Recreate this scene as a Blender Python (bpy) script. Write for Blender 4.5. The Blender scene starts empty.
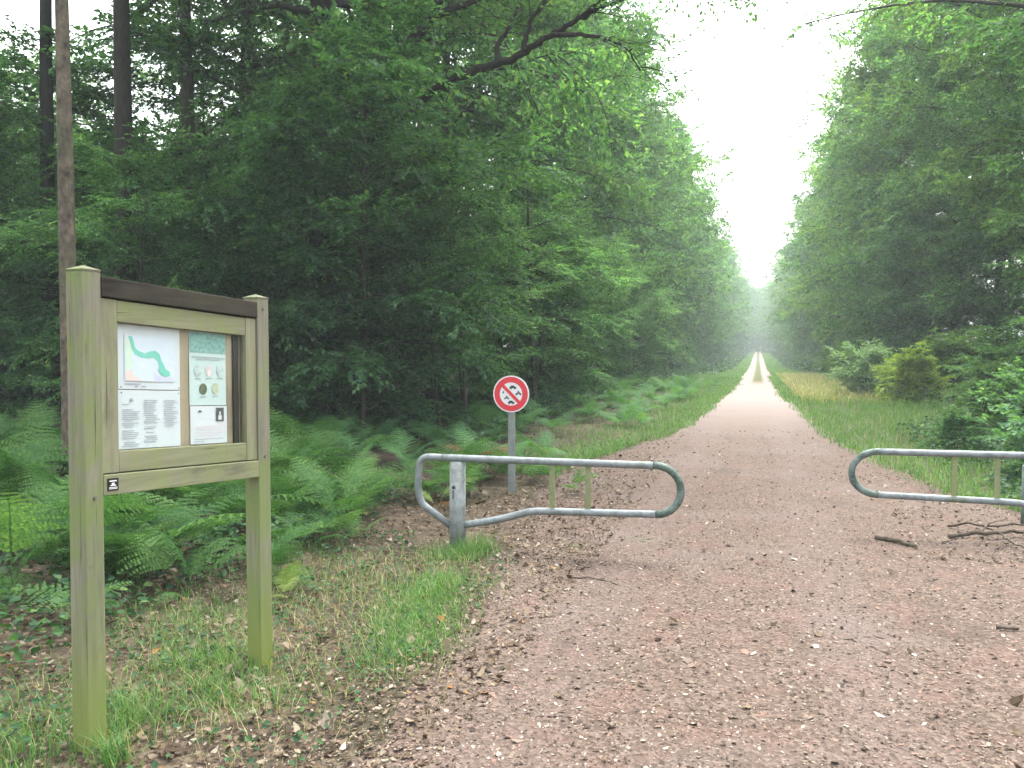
import bpy, bmesh, math, random
import numpy as np
from mathutils import Vector, Matrix
R = np.random.default_rng(7)
random.seed(7)
sc = bpy.context.scene
C = sc.collection
rad = math.radians

# ------------------------------------------------------------------ helpers
def tag(o, label=None, cat=None, group=None, kind=None):
    if label: o['label'] = label
    if cat: o['category'] = cat
    if group: o['group'] = group
    if kind: o['kind'] = kind
    return o

def link(name, me, parent=None, mat=None):
    o = bpy.data.objects.new(name, me)
    C.objects.link(o)
    if mat is not None and not me.materials:
        me.materials.append(mat)
    if parent: o.parent = parent
    return o

def empty(name, loc, rz=0.0, scale=1.0):
    o = bpy.data.objects.new(name, None)
    o.empty_display_size = 0.2
    C.objects.link(o)
    o.location = loc
    o.rotation_euler = (0, 0, rz)
    o.scale = (scale,) * 3
    return o

def copy_tree(o, parent=None):
    c = o.copy(); C.objects.link(c)
    if parent: c.parent = parent
    for ch in list(o.children): copy_tree(ch, c)
    return c

def mesh_np(name, v, faces, smooth=True, mat=None):
    """v (N,3); faces: list of (M,k) int arrays"""
    me = bpy.data.meshes.new(name)
    v = np.asarray(v, dtype=np.float32)
    me.vertices.add(len(v)); me.vertices.foreach_set('co', v.ravel())
    faces = [np.asarray(f, dtype=np.int32) for f in faces if len(f)]
    nl = sum(f.size for f in faces); nf = sum(len(f) for f in faces)
    me.loops.add(nl)
    me.loops.foreach_set('vertex_index', np.concatenate([f.ravel() for f in faces]))
    me.polygons.add(nf)
    starts = []; off = 0
    for f in faces:
        starts.append(off + np.arange(len(f)) * f.shape[1]); off += f.size
    me.polygons.foreach_set('loop_start', np.concatenate(starts).astype(np.int32))
    me.polygons.foreach_set('use_smooth', np.full(nf, smooth))
    me.update(calc_edges=True); me.validate()
    if mat is not None: me.materials.append(mat)
    return me

def bm_mesh(name, bm, mat=None, smooth=False):
    me = bpy.data.meshes.new(name)
    bmesh.ops.recalc_face_normals(bm, faces=bm.faces)
    for f in bm.faces: f.smooth = smooth
    bm.to_mesh(me); bm.free()
    if mat is not None: me.materials.append(mat)
    return me

def box_bm(bm, x0, x1, y0, y1, z0, z1, bev=0.0, cuts=0):
    vs = [bm.verts.new(p) for p in ((x0,y0,z0),(x1,y0,z0),(x1,y1,z0),(x0,y1,z0),(x0,y0,z1),(x1,y0,z1),(x1,y1,z1),(x0,y1,z1))]
    fs = [bm.faces.new([vs[i] for i in q]) for q in ((0,3,2,1),(4,5,6,7),(0,1,5,4),(1,2,6,5),(2,3,7,6),(3,0,4,7))]
    if bev:
        es = list({e for f in fs for e in f.edges})
        bmesh.ops.bevel(bm, geom=es, offset=bev, segments=2, affect='EDGES', profile=0.6)
    return bm

def dense(pts, step=.06):
    out = [pts[0]]
    for a, b_ in zip(pts[:-1], pts[1:]):
        d = math.dist(a, b_); k = max(1, int(d / step))
        for j in range(1, k + 1): out.append(tuple(a[i] + (b_[i] - a[i]) * j / k for i in range(len(a))))
    return out
def rounded(pts, r_, n=5):
    out = [pts[0]]
    for a, b_, c_ in zip(pts[:-2], pts[1:-1], pts[2:]):
        a, b_, c_ = Vector(a), Vector(b_), Vector(c_)
        d1 = (a - b_).normalized(); d2 = (c_ - b_).normalized()
        rr = min(r_, (a - b_).length * .48, (c_ - b_).length * .48)
        for k in range(n + 1):
            t = k / n
            q = (b_ + d1 * rr) * (1 - t) ** 2 + b_ * 2 * t * (1 - t) + (b_ + d2 * rr) * t ** 2
            out.append(tuple(q))
    out.append(pts[-1])
    return out
# value noise on numpy arrays
_P = np.random.default_rng(3).random((256, 256))
def vnoise(x, y):
    x = np.asarray(x, float); y = np.asarray(y, float)
    xi = np.floor(x).astype(int); yi = np.floor(y).astype(int)
    fx = x - xi; fy = y - yi
    fx = fx * fx * (3 - 2 * fx); fy = fy * fy * (3 - 2 * fy)
    a = _P[xi & 255, yi & 255]; b = _P[(xi + 1) & 255, yi & 255]
    c = _P[xi & 255, (yi + 1) & 255]; d = _P[(xi + 1) & 255, (yi + 1) & 255]
    return (a * (1 - fx) + b * fx) * (1 - fy) + (c * (1 - fx) + d * fx) * fy - 0.5

_hy = np.array([-60, 42, 68, 95, 130, 200, 300, 480.]); _hz = np.array([0, 0, -.3, -.55, -.4, .2, 1.1, 1.8])
def sstep(t): t = np.clip(t, 0, 1); return t * t * (3 - 2 * t)
def hgt(x, y):
    x = np.asarray(x, float); y = np.asarray(y, float)
    yy = np.linspace(-60, 480, 541)
    base = np.interp(yy, _hy, _hz); k = np.ones(25) / 25
    base = np.convolve(np.pad(base, 12, mode='edge'), k, mode='valid')
    z = np.interp(y, yy, base)
    z = z + 0.22 * sstep((-x - 3.6) / 4.5) * sstep((y - 5) / 4) + 0.15 * sstep((x - 3.2) / 4)
    z = z + 0.05 * vnoise(x * .5, y * .5) * sstep((np.abs(x - .2) - 1.0) / 2)
    z = z + 0.020 * vnoise(x * 2.3, y * 2.3) + 0.008 * vnoise(x * 9, y * 9)
    return z
def H1(x, y): return float(hgt(np.array([x]), np.array([y]))[0])

_le = np.array([(-20,-6),(-2,-2.6),(2.0,-1.62),(3.5,-1.62),(5.1,-1.82),(6.4,-1.95),(8.5,-2.35),(10.5,-2.55),(12.4,-2.35),(16,-1.72),(20,-1.45),(36,-1.12),(60,-1.08),(480,-1.08)])
_re = np.array([(-20,9),(2,6.2),(7.5,5.2),(8.6,3.4),(10.5,2.3),(14.4,1.66),(17.4,1.40),(24,1.28),(30,.98),(60,1.0),(480,1.0)])
def pl(y): return np.interp(y, _le[:,0], _le[:,1])
def pr(y): return np.interp(y, _re[:,0], _re[:,1])

# ------------------------------------------------------------------ materials
def newmat(name):
    m = bpy.data.materials.new(name); m.use_nodes = True
    nt = m.node_tree
    b = nt.nodes['Principled BSDF']
    return m, nt, b
def N(nt, t, **kw):
    n = nt.nodes.new(t)
    for k, v in kw.items():
        if k in n.inputs.keys(): n.inputs[k].default_value = v
        else: setattr(n, k, v)
    return n
def ramp(nt, stops, interp='LINEAR'):
    n = nt.nodes.new('ShaderNodeValToRGB'); r = n.color_ramp; r.interpolation = interp
    while len(r.elements) < len(stops): r.elements.new(0.5)
    for e, (p, c) in zip(r.elements, stops):
        e.position = p; e.color = (*c, 1) if len(c) == 3 else c
    return n
def mixc(nt, fac, a, b, blend='MIX'):
    n = nt.nodes.new('ShaderNodeMix'); n.data_type = 'RGBA'; n.blend_type = blend
    for s, val in ((0, fac), (6, a), (7, b)):
        if hasattr(val, 'is_output'): nt.links.new(val, n.inputs[s])
        else: n.inputs[s].default_value = val if s == 0 else (*val, 1)
    return n.outputs[2]
def math_(nt, op, a, b=0.0, c=None, clamp=False):
    n = nt.nodes.new('ShaderNodeMath'); n.operation = op; n.use_clamp = clamp
    for i, v in enumerate((a, b, c)):
        if v is None: continue
        if hasattr(v, 'is_output'): nt.links.new(v, n.inputs[i])
        else: n.inputs[i].default_value = v
    return n.outputs[0]
def noise(nt, vec, scale, detail=4, rough=.55, col=False):
    n = nt.nodes.new('ShaderNodeTexNoise'); n.inputs['Scale'].default_value = scale
    n.inputs['Detail'].default_value = detail; n.inputs['Roughness'].default_value = rough
    if vec is not None: nt.links.new(vec, n.inputs['Vector'])
    return n.outputs['Color' if col else 'Fac']
def smooth(nt, v, lo, hi):
    n = nt.nodes.new('ShaderNodeMapRange'); n.interpolation_type = 'SMOOTHSTEP'
    nt.links.new(v, n.inputs[0]); n.inputs[1].default_value = lo; n.inputs[2].default_value = hi
    return n.outputs[0]
def bump(nt, b, h, strength=.4, dist=.01):
    n = nt.nodes.new('ShaderNodeBump'); n.inputs['Strength'].default_value = strength
    n.inputs['Distance'].default_value = dist
    nt.links.new(h, n.inputs['Height']); nt.links.new(n.outputs[0], b.inputs['Normal'])
def objco(nt, scale=(1,1,1), which='Object'):
    t = nt.nodes.new('ShaderNodeTexCoord'); m = nt.nodes.new('ShaderNodeMapping')
    nt.links.new(t.outputs[which], m.inputs[0]); m.inputs['Scale'].default_value = scale
    return m.outputs[0]

def leaf_mat(name, stops, trans=.35, tcol=(1.25, 1.35, .55), var=.25, rough=.58, spec=.16, clump=.0):
    m, nt, b = newmat(name)
    g = nt.nodes.new('ShaderNodeNewGeometry')
    rp = ramp(nt, stops); nt.links.new(g.outputs['Random Per Island'], rp.inputs[0])
    oi = nt.nodes.new('ShaderNodeObjectInfo')
    hs = nt.nodes.new('ShaderNodeHueSaturation')
    nt.links.new(rp.outputs[0], hs.inputs['Color'])
    mr = nt.nodes.new('ShaderNodeMapRange'); nt.links.new(oi.outputs['Random'], mr.inputs[0])
    mr.inputs[3].default_value = 1 - var; mr.inputs[4].default_value = 1 + var
    val = mr.outputs[0]
    if clump:   # whole sprays of lighter or darker leaves, set by noise
        cn = noise(nt, objco(nt), 1.1, 3, .6)
        val = math_(nt, 'MULTIPLY', val, math_(nt, 'ADD', 1 - clump, math_(nt, 'MULTIPLY', smooth(nt, cn, .36, .64), 2 * clump)))
    nt.links.new(val, hs.inputs['Value'])
    mh = nt.nodes.new('ShaderNodeMapRange'); nt.links.new(oi.outputs['Random'], mh.inputs[0])
    mh.inputs[3].default_value = .515; mh.inputs[4].default_value = .485
    nt.links.new(mh.outputs[0], hs.inputs['Hue'])
    nt.links.new(hs.outputs[0], b.inputs['Base Color'])
    b.inputs['Roughness'].default_value = rough
    b.inputs['Specular IOR Level'].default_value = spec
    t = nt.nodes.new('ShaderNodeBsdfTranslucent')
    nt.links.new(mixc(nt, 1.0, hs.outputs[0], tcol, 'MULTIPLY'), t.inputs[0])
    mx = nt.nodes.new('ShaderNodeMixShader'); mx.inputs[0].default_value = trans
    nt.links.new(b.outputs[0], mx.inputs[1]); nt.links.new(t.outputs[0], mx.inputs[2])
    nt.links.new(mx.outputs[0], nt.nodes['Material Output'].inputs[0])
    return m

M = {}
M['leaf'] = leaf_mat('woodland_leaf', [(0,(0.0384,0.1022,0.0511)),(.5,(0.0698,0.1626,0.0707)),(.85,(0.1082,0.2207,0.0885)),(1,(0.1564,0.2672,0.1081))], var=.32, trans=.5, clump=.35)
M['oakleaf'] = leaf_mat('oak_leaf', [(0,(0.0341,0.0825,0.0412)),(.5,(0.0588,0.1358,0.0561)),(1,(0.1043,0.1843,0.0747))], var=.15, trans=.45)
M['leaf_light'] = leaf_mat('bright_leaf', [(0,(0.0570,0.1297,0.0429)),(.6,(0.0997,0.1995,0.0501)),(1,(0.1520,0.2394,0.0715))], trans=.48, var=.25, clump=.3)
M['leaf_pale'] = leaf_mat('pale_leaf', [(0,(0.1050,0.2100,0.1125)),(.6,(0.1800,0.3000,0.1650)),(1,(0.2700,0.3900,0.2250))], trans=.35, var=.1)
M['leaf_yellow'] = leaf_mat('yellow_green_leaf', [(0,(0.1307,0.2236,0.0439)),(.6,(0.2020,0.3105,0.0527)),(1,(0.2851,0.3726,0.0878))], trans=.42, var=.1)
M['leaf_dark'] = leaf_mat('undergrowth_leaf', [(0,(.016,.046,.022)),(.6,(.032,.082,.034)),(.9,(.055,.125,.04)),(1,(.09,.16,.05))], var=.05)
M['fern'] = leaf_mat('bracken_frond', [(0,(0.0383,0.1032,0.0298)),(.6,(0.0615,0.1429,0.0373)),(1,(0.0907,0.1876,0.0447))], trans=.4, var=.3, tcol=(1.2,1.3,.7))
M['fern_pale'] = leaf_mat('pale_frond', [(0,(.13,.20,.05)),(1,(.24,.30,.09))], trans=.35, var=.2)
M['fern_brown'] = leaf_mat('dry_frond', [(0,(.10,.055,.02)),(1,(.20,.11,.04))], trans=.2, var=.2)
M['grass'] = leaf_mat('grass_blade', [(0,(0.0517,0.1377,0.0380)),(.6,(0.0931,0.2092,0.0531)),(.88,(0.1346,0.2423,0.0696)),(1,(0.2691,0.2753,0.1518))], trans=.35, var=.0)
M['drygrass'] = leaf_mat('dry_grass_blade', [(0,(.15,.17,.06)),(.5,(.30,.27,.13)),(1,(.42,.37,.20))], trans=.3, var=.0)
M['litter'] = leaf_mat('fallen_leaf', [(0,(0.0279,0.0180,0.0112)),(.35,(0.0663,0.0434,0.0254)),(.6,(0.1116,0.0787,0.0484)),(.85,(0.1730,0.1370,0.0967)),(.95,(0.2337,0.2034,0.1624)),(1,(0.1829,0.0862,0.0254))], trans=.12, tcol=(1.2,1,.7), var=.0, rough=.7, spec=.15)
M['chips'] = leaf_mat('path_chip', [(0,(.026,.019,.016)),(.22,(0.0517,0.0379,0.0310)),(.45,(0.0978,0.0725,0.0575)),(.65,(0.1610,0.1207,0.0978)),(.78,(0.1725,0.0920,0.0747)),(.88,(0.2645,0.2127,0.1725)),(1,(.31,.265,.225))], trans=.0, var=.0, rough=.85, spec=.15)

def bark_mat(name, dark, light, moss, sc_=(6,6,1.2), moss_amt=.5, strength=.6):
    m, nt, b = newmat(name)
    v = objco(nt, sc_)
    n1 = noise(nt, v, 4, 6, .65); n2 = noise(nt, objco(nt), .9, 3)
    rp = ramp(nt, [(.3, dark), (.7, light)]); nt.links.new(n1, rp.inputs[0])
    c = mixc(nt, math_(nt, 'MULTIPLY', smooth(nt, n2, .42, .68), moss_amt), rp.outputs[0], moss)
    nt.links.new(c, b.inputs['Base Color']); b.inputs['Roughness'].default_value = .9
    b.inputs['Specular IOR Level'].default_value = .2
    bump(nt, b, n1, strength, .02)
    return m
M['bark'] = bark_mat('woodland_bark', (0.0210,0.0180,0.0150), (0.0675,0.0585,0.0465), (0.0413,0.0525,0.0225))
M['oakbark'] = bark_mat('oak_bark', (0.0090,0.0080,0.0070), (0.0325,0.0280,0.0230), (0.0200,0.0250,0.0125), moss_amt=.4)
M['slimbark'] = bark_mat('scaly_bark', (0.0252,0.0202,0.0158), (0.1584,0.1260,0.0972), (0.0648,0.0720,0.0396), sc_=(3.2,3.2,2.2), moss_amt=.5, strength=1.0)
M['twig'] = bark_mat('twig_bark', (.035,.027,.02), (.10,.08,.06), (.07,.08,.04), moss_amt=.2)
M['stem'] = bark_mat('fern_stem', (.06,.10,.03), (.11,.15,.05), (.08,.09,.03))

# ------------------------------------------------------------------ plant geometry (numpy)
def dirs(az, el):
    return np.stack([np.cos(el) * np.cos(az), np.cos(el) * np.sin(az), np.sin(el)], -1)
def polyl(rng, start, az, el, L, k, droop=.3, wander=.12):
    n = len(az)
    s = np.linspace(0, 1, k)[None, :]
    a = az[:, None] + np.cumsum(rng.normal(0, wander, (n, k)), 1)
    e = el[:, None] - droop * s + np.cumsum(rng.normal(0, wander * .7, (n, k)), 1)
    st = dirs(a, e) * (L[:, None, None] / k)
    return np.concatenate([start[:, None, :], start[:, None, :] + np.cumsum(st, 1)], 1)
def along(pts, idx, s):
    """sample polyline idx at parameter s; returns point, tangent"""
    k = pts.shape[1] - 1
    f = np.clip(s, 0, .9999) * k; i = f.astype(int); f = (f - i)[:, None]
    a = pts[idx, i]; b = pts[idx, i + 1]
    t = b - a; t /= np.linalg.norm(t, axis=1, keepdims=True) + 1e-9
    return a * (1 - f) + b * f, t
def tubes(pts, r0, r1, sides, power=1.0, refv=None):
    n, k, _ = pts.shape
    t = np.gradient(pts, axis=1); t /= np.linalg.norm(t, axis=2, keepdims=True) + 1e-9
    ref = np.where(np.abs(t.mean(1)[:, 2:3]) > .8, np.array([[1., 0, 0]]), np.array([[0, 0, 1.]]))[:, None, :]
    if refv is not None: ref = np.array(refv, float)[None, None, :]
    a = np.cross(t, np.broadcast_to(ref, t.shape)); a /= np.linalg.norm(a, axis=2, keepdims=True) + 1e-9
    b = np.cross(t, a)
    s = np.linspace(0, 1, k)[None, :] ** power
    r = np.asarray(r0)[:, None] * (1 - s) + np.asarray(r1)[:, None] * s
    th = np.arange(sides) * 2 * np.pi / sides
    ring = a[:, :, None, :] * np.cos(th)[None, None, :, None] + b[:, :, None, :] * np.sin(th)[None, None, :, None]
    v = pts[:, :, None, :] + ring * r[:, :, None, None]
    base = (np.arange(n)[:, None, None] * k + np.arange(k - 1)[None, :, None]) * sides
    j = np.arange(sides)[None, None, :]; j2 = (j + 1) % sides
    f = np.stack([base + j, base + j2, base + sides + j2, base + sides + j], -1).reshape(-1, 4)
    return v.reshape(-1, 3), f
def leaf_geo(p, d, nrm, size, wid=.62):
    d = d / (np.linalg.norm(d, axis=1, keepdims=True) + 1e-9)
    s = np.cross(d, nrm); s /= np.linalg.norm(s, axis=1, keepdims=True) + 1e-9
    u = np.cross(s, d); sz = size[:, None]
    v = np.stack([p, p + d * sz * .45 + s * sz * wid * .5 + u * sz * .08, p + d * sz - u * sz * .06, p + d * sz * .45 - s * sz * wid * .5 + u * sz * .08], 1)
    i = np.arange(len(p))[:, None] * 4
    f = np.concatenate([i + np.array([[0, 1, 2]]), i + np.array([[0, 2, 3]])], 1).reshape(-1, 3)
    return v.reshape(-1, 3), f
def merge(parts):
    vs = []; fs = {}; o = 0
    for v, f in parts:
        vs.append(v); fs.setdefault(f.shape[1], []).append(f + o); o += len(v)
    return np.concatenate(vs), [np.concatenate(x) for x in fs.values()]

def foliage_on(rng, limbs, L, n_sub, n_twig, n_leaf, leaf, s0=.22, subf=.42, flat=.35, twl=(.32, .6), rough=1.0):
    """side shoots, twigs and leaf sprays on limb polylines -> sub polylines, leaf verts"""
    n = len(limbs)
    idx = np.repeat(np.arange(n), n_sub); m = len(idx)
    s = s0 + (1 - s0) * ((np.tile(np.arange(n_sub), n) + rng.random(m)) / n_sub)
    bare = rng.random(m) < (.22 if n > 20 else 0)      # gaps where the sky or the dark shows through
    p, t = along(limbs, idx, s)
    az = np.arctan2(t[:, 1], t[:, 0]) + np.where(np.tile(np.arange(n_sub), n) % 2 == 0, 1, -1) * rng.uniform(.5, 1.15, m) * (1 - .55 * (s > .93))
    el = np.arcsin(np.clip(t[:, 2], -1, 1)) * .5 + rng.normal(0, .2 * rough, m)
    sl = (L[idx] * subf * (1.1 - .65 * s) * rng.uniform(.7, 1.25, m) + .25) * np.where(bare, .25, 1)
    subs = polyl(rng, p, az, el, sl, 4, droop=.22, wander=.14)
    i2 = np.repeat(np.arange(m), n_twig); q = len(i2)
    s2 = .12 + .88 * ((np.tile(np.arange(n_twig), m) + rng.random(q)) / n_twig)
    p2, t2 = along(subs, i2, s2)
    az2 = np.arctan2(t2[:, 1], t2[:, 0]) + np.where(np.tile(np.arange(n_twig), m) % 2 == 0, 1, -1) * rng.uniform(.35, 1.1, q)
    el2 = np.arcsin(np.clip(t2[:, 2], -1, 1)) * .6 + rng.normal(-.04, .22 * rough, q)
    tl = rng.uniform(*twl, q)
    d2 = dirs(az2, el2)
    i3 = np.repeat(np.arange(q), n_leaf); w = len(i3)
    s3 = (np.tile(np.arange(n_leaf), q) + rng.random(w) * .8 + .2) / n_leaf
    p3 = p2[i3] + d2[i3] * (tl[i3] * s3)[:, None] - np.array([[0, 0, 1]]) * (tl[i3] * s3 ** 2 * .12)[:, None]
    az3 = az2[i3] + np.where(np.tile(np.arange(n_leaf), q) % 2 == 0, 1, -1) * rng.uniform(.4, 1.1, w)
    el3 = el2[i3] + rng.normal(-.06, .26 * rough, w)
    nr = rng.normal(0, flat, (w, 3)); nr[:, 2] += 1
    lv, lf = leaf_geo(p3, dirs(az3, el3), nr, rng.uniform(.7, 1.3, w) * leaf)
    return subs, sl, lv, lf

def tree_meshes(seed, kind, h, r, base, Rc, n_limb, n_sub, n_twig, n_leaf, leaf, leafm, barkm, prof=.5, el=(.05, 1.0), thick=.25, twl=(.32,.6), lean=.012, flat=.35, rough=1.0):
    rng = np.random.default_rng(seed)
    k = 14
    tp = polyl(rng, np.zeros((1, 3)), np.array([rng.uniform(0, 6.28)]), np.array([math.pi / 2 - .01]), np.array([h * .97]), k, droop=0, wander=lean)
    tp[:, 0, 2] -= .15
    parts = [tubes(tp, [r], [r * .12], 10, .85)]
    fl = tp[:, :2].copy(); fl[0, 1] = tp[0, 0] * .7 + tp[0, 1] * .3
    fl[0,1,2] = .45
    parts.append(tubes(np.stack([fl[0,0], (fl[0,0]+fl[0,1])/2, fl[0,1]])[None], [r * 1.45], [r * .9], 10))
    v, f = merge(parts)
    trunk = mesh_np(kind + '_trunk', v, f, True, barkm)
    sr = (np.arange(n_limb) + rng.random(n_limb)) / n_limb
    t0 = base / h + (1 - base / h) * sr ** .9 * .97
    p, _ = along(tp, np.zeros(n_limb, int), t0)
    az = np.arange(n_limb) * 2.39996 + rng.normal(0, .35, n_limb)
    shape = np.minimum(1, (.45 + sr / max(prof, .01) * .55)) * np.sqrt(np.clip(1 - ((sr - prof).clip(0) / (1.06 - prof)) ** 2, .03, 1))
    L = Rc * shape * rng.uniform(.5, 1.25, n_limb) + .25
    e = el[0] + (el[1] - el[0]) * sr ** 1.3 + rng.normal(0, .12 * rough ** 1.5, n_limb)
    limbs = polyl(rng, p, az, e, L, 6, droop=.42, wander=.2)
    rl = r * thick * (1.15 - .75 * sr) * rng.uniform(.7, 1.2, n_limb)
    subs, sl, lv, lf = foliage_on(rng, limbs, L, n_sub, n_twig, n_leaf, leaf, twl=twl, flat=flat, rough=rough)
    rs = np.repeat(rl, n_sub) * .38
    v, f = merge([tubes(limbs, rl, rl * .2, 6), tubes(subs, rs, rs * .25, 3)])
    branches = mesh_np(kind + '_branches', v, f, True, barkm)
    crown = mesh_np(kind + '_crown', lv, [lf], False, leafm)
    return trunk, branches, crown

def recolor(mesh, m):
    c = mesh.copy(); c.materials.clear(); c.materials.append(m); return c
protos = {}
def P(key, *a, **k): protos[key] = tree_meshes(*a, **k)
lf, bk = M['leaf'], M['bark']
W = dict(rough=1.9, prof=.35, el=(.3, 1.15), twl=(.4, .85))
for i in range(3):   # wall trees close by
    P(('wall', 0, i), 11 + i, 'broadleaf', 20 + i, .24, 1.0, 5.4, 66, 13, 9, 12, .125, lf, bk, flat=.6, **W)
for i in range(3):   # further on
    P(('wall', 1, i), 21 + i, 'broadleaf', 20 + i * .7, .24, .7, 5.2, 56, 10, 7, 10, .185, lf, bk, flat=.6, **W)
for i in range(3):
    P(('wall', 2, i), 31 + i, 'broadleaf', 20 + i * .7, .24, .4, 5.2, 48, 8, 6, 7, .29, lf, bk, flat=.45, **W)
for i in range(3):   # tall forest trees with a high crown
    P(('forest', 0, i), 41 + i, 'forest', 22 + i, .18, 5.0, 5.4, 34, 9, 7, 9, .14, lf, bk, prof=.55, lean=.02, el=(.25, 1.1), twl=(.4, .8))
for i in range(2):   # right side: higher crown base over bushes
    P(('rwall', 0, i), 91 + i, 'broadleaf', 20.5 + i, .24, 3.4, 4.8, 56, 12, 9, 12, .125, lf, bk, flat=.6, rough=1.9, prof=.5, el=(.35, 1.15), twl=(.4, .85))
P(('trunk', 0, 0), 88, 'forest', 25, .2, 11, 4.6, 26, 9, 7, 9, .14, lf, bk, prof=.5, lean=.02, el=(.25, 1.1), twl=(.4, .8))
P(('slim', 0, 0), 96, 'slim', 17, .105, 7.5, 2.6, 26, 9, 7, 10, .11, lf, M['slimbark'], prof=.5, el=(.4, 1.1), lean=.016)
P(('oak', 0, 0), 97, 'oak', 23, .34, 8.5, 6.8, 40, 12, 9, 11, .13, M['oakleaf'], M['oakbark'], prof=.5, el=(.2, 1.1), twl=(.4, .8), lean=.03)
for i in range(4):   # understorey: flat layered sprays
    P(('sapling', 0, i), 51 + i, 'understorey', 5.0 + i * .9, .045, .4, 2.6, 30, 12, 9, 12, .085, lf, bk, prof=.45, el=(.15, .8), thick=.4, twl=(.3,.55), lean=.05, flat=.28)
for i in range(2):
    P(('bush', 0, i), 61 + i, 'bush', 1.7, .03, .06, 1.35, 34, 10, 7, 10, .085, lf, bk, prof=.3, el=(.35, 1.3), thick=.5, twl=(.15,.3), lean=.08, flat=.6)
P(('bush', 1, 0), 66, 'shrub', 1.5, .025, .06, 1.1, 26, 7, 5, 7, .13, lf, bk, prof=.35, el=(.45, 1.25), thick=.5, twl=(.2,.4), lean=.08, flat=.5)

COUNT = {}
_rc = {}
def plant_tree(key, x, y, label, group=None, s=1.0, rz=None, name='broadleaf_tree', cat='tree', leafm=None, barkm=None, sz=None, tr=None):
    t, b, c = protos[key]
    if leafm is not None:
        kk = (key, leafm.name)
        if kk not in _rc: _rc[kk] = recolor(c, leafm)
        c = _rc[kk]
    if barkm is not None:
        kk = (key, barkm.name)
        if kk not in _rc: _rc[kk] = (recolor(t, barkm), recolor(b, barkm))
        t, b = _rc[kk]
    root = empty(name, (x, y, H1(x, y) - .02), random.uniform(0, 6.28) if rz is None else rz)
    root.scale = (s, s, sz or s)
    link('trunk', t, root)
    link('branches', b, root)
    link('crown', c, root)
    return tag(root, label, cat, group)

# ------------------------------------------------------------------ setting: ground, path
def grid_sheet(xs, ys, zoff=0.0):
    X, Y = np.meshgrid(xs, ys)
    v = np.stack([X, Y, hgt(X, Y) + zoff], -1).reshape(-1, 3)
    nx, ny = len(xs), len(ys)
    i = (np.arange(ny - 1)[:, None] * nx + np.arange(nx - 1)[None, :]).ravel()
    return v, np.stack([i, i + 1, i + nx + 1, i + nx], -1)

m, nt, b = newmat('forest_soil')
co = objco(nt)
big = noise(nt, co, .7, 4); mid = noise(nt, co, 5, 5, .6); fine = noise(nt, co, 42, 5, .7)
vor = N(nt, 'ShaderNodeTexVoronoi', Scale=28.0); nt.links.new(co, vor.inputs['Vector'])
vsep = nt.nodes.new('ShaderNodeSeparateColor'); nt.links.new(vor.outputs['Color'], vsep.inputs[0])
rp = ramp(nt, [(0,(0.0312,0.0226,0.0164)),(.35,(0.0624,0.0452,0.0312)),(.65,(0.0998,0.0749,0.0530)),(.9,(0.1498,0.1186,0.0874)),(1,(0.2122,0.1810,0.1435))])
nt.links.new(math_(nt, 'ADD', math_(nt, 'MULTIPLY', vsep.outputs[0], .6), math_(nt, 'MULTIPLY', fine, .4)), rp.inputs[0])
c = mixc(nt, smooth(nt, mid, .45, .62), rp.outputs[0], (0.0530,0.0398,0.0281))
c = mixc(nt, math_(nt, 'MULTIPLY', smooth(nt, big, .46, .6), .45), c, (0.0312,0.0374,0.0172))
nt.links.new(c, b.inputs['Base Color']); b.inputs['Roughness'].default_value = .95; b.inputs['Specular IOR Level'].default_value = .15
bump(nt, b, math_(nt, 'ADD', fine, math_(nt, 'MULTIPLY', vor.outputs['Distance'], .8)), .7, .02)
M['soil'] = m
xs = np.unique(np.concatenate([np.linspace(-150, -12, 24), np.linspace(-12, -5, 36), np.linspace(-5, 5, 126), np.linspace(5, 12, 30), np.linspace(12, 150, 24)]))
ys = np.unique(np.concatenate([np.linspace(-40, 0, 14), np.linspace(0, 12, 150), np.linspace(12, 40, 90), np.linspace(40, 150, 80), np.linspace(150, 470, 70)]))
v, f = grid_sheet(xs, ys)
tag(link('ground', mesh_np('ground', v, [f], True, M['soil'])), kind='structure')

m, nt, b = newmat('crushed_stone_path')
co = objco(nt)
big = noise(nt, co, .55, 4); mid = noise(nt, co, 2.6, 5, .6); fine = noise(nt, co, 60, 5, .7)
vor = N(nt, 'ShaderNodeTexVoronoi', Scale=55.0); nt.links.new(co, vor.inputs['Vector'])
vsep = nt.nodes.new('ShaderNodeSeparateColor'); nt.links.new(vor.outputs['Color'], vsep.inputs[0])
rp = ramp(nt, [(0,(0.0293,0.0206,0.0158)),(.3,(0.0647,0.0461,0.0352)),(.6,(0.0969,0.0708,0.0563)),(.85,(0.1405,0.1076,0.0873)),(1,(0.2345,0.1933,0.1686))])
nt.links.new(math_(nt, 'ADD', math_(nt, 'MULTIPLY', vsep.outputs[0], .6), math_(nt, 'MULTIPLY', fine, .4)), rp.inputs[0])
c = mixc(nt, math_(nt, 'MULTIPLY', smooth(nt, mid, .5, .66), .35), rp.outputs[0], (0.1172,0.0694,0.0563))
c = mixc(nt, math_(nt, 'MULTIPLY', smooth(nt, big, .5, .64), .4), c, (0.1172,0.0949,0.0873))
sx = nt.nodes.new('ShaderNodeSeparateXYZ'); nt.links.new(co, sx.inputs[0])
wheel = math_(nt, 'ABSOLUTE', math_(nt, 'SUBTRACT', math_(nt, 'ABSOLUTE', math_(nt, 'ADD', sx.outputs[0], math_(nt, 'MULTIPLY', big, .5))), .75))
c = mixc(nt, math_(nt, 'MULTIPLY', smooth(nt, wheel, .34, .12), .2), c, (0.1194,0.0920,0.0851))
dampn = noise(nt, objco(nt, (1, .45, 1)), 1.3, 5, .6)
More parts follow.
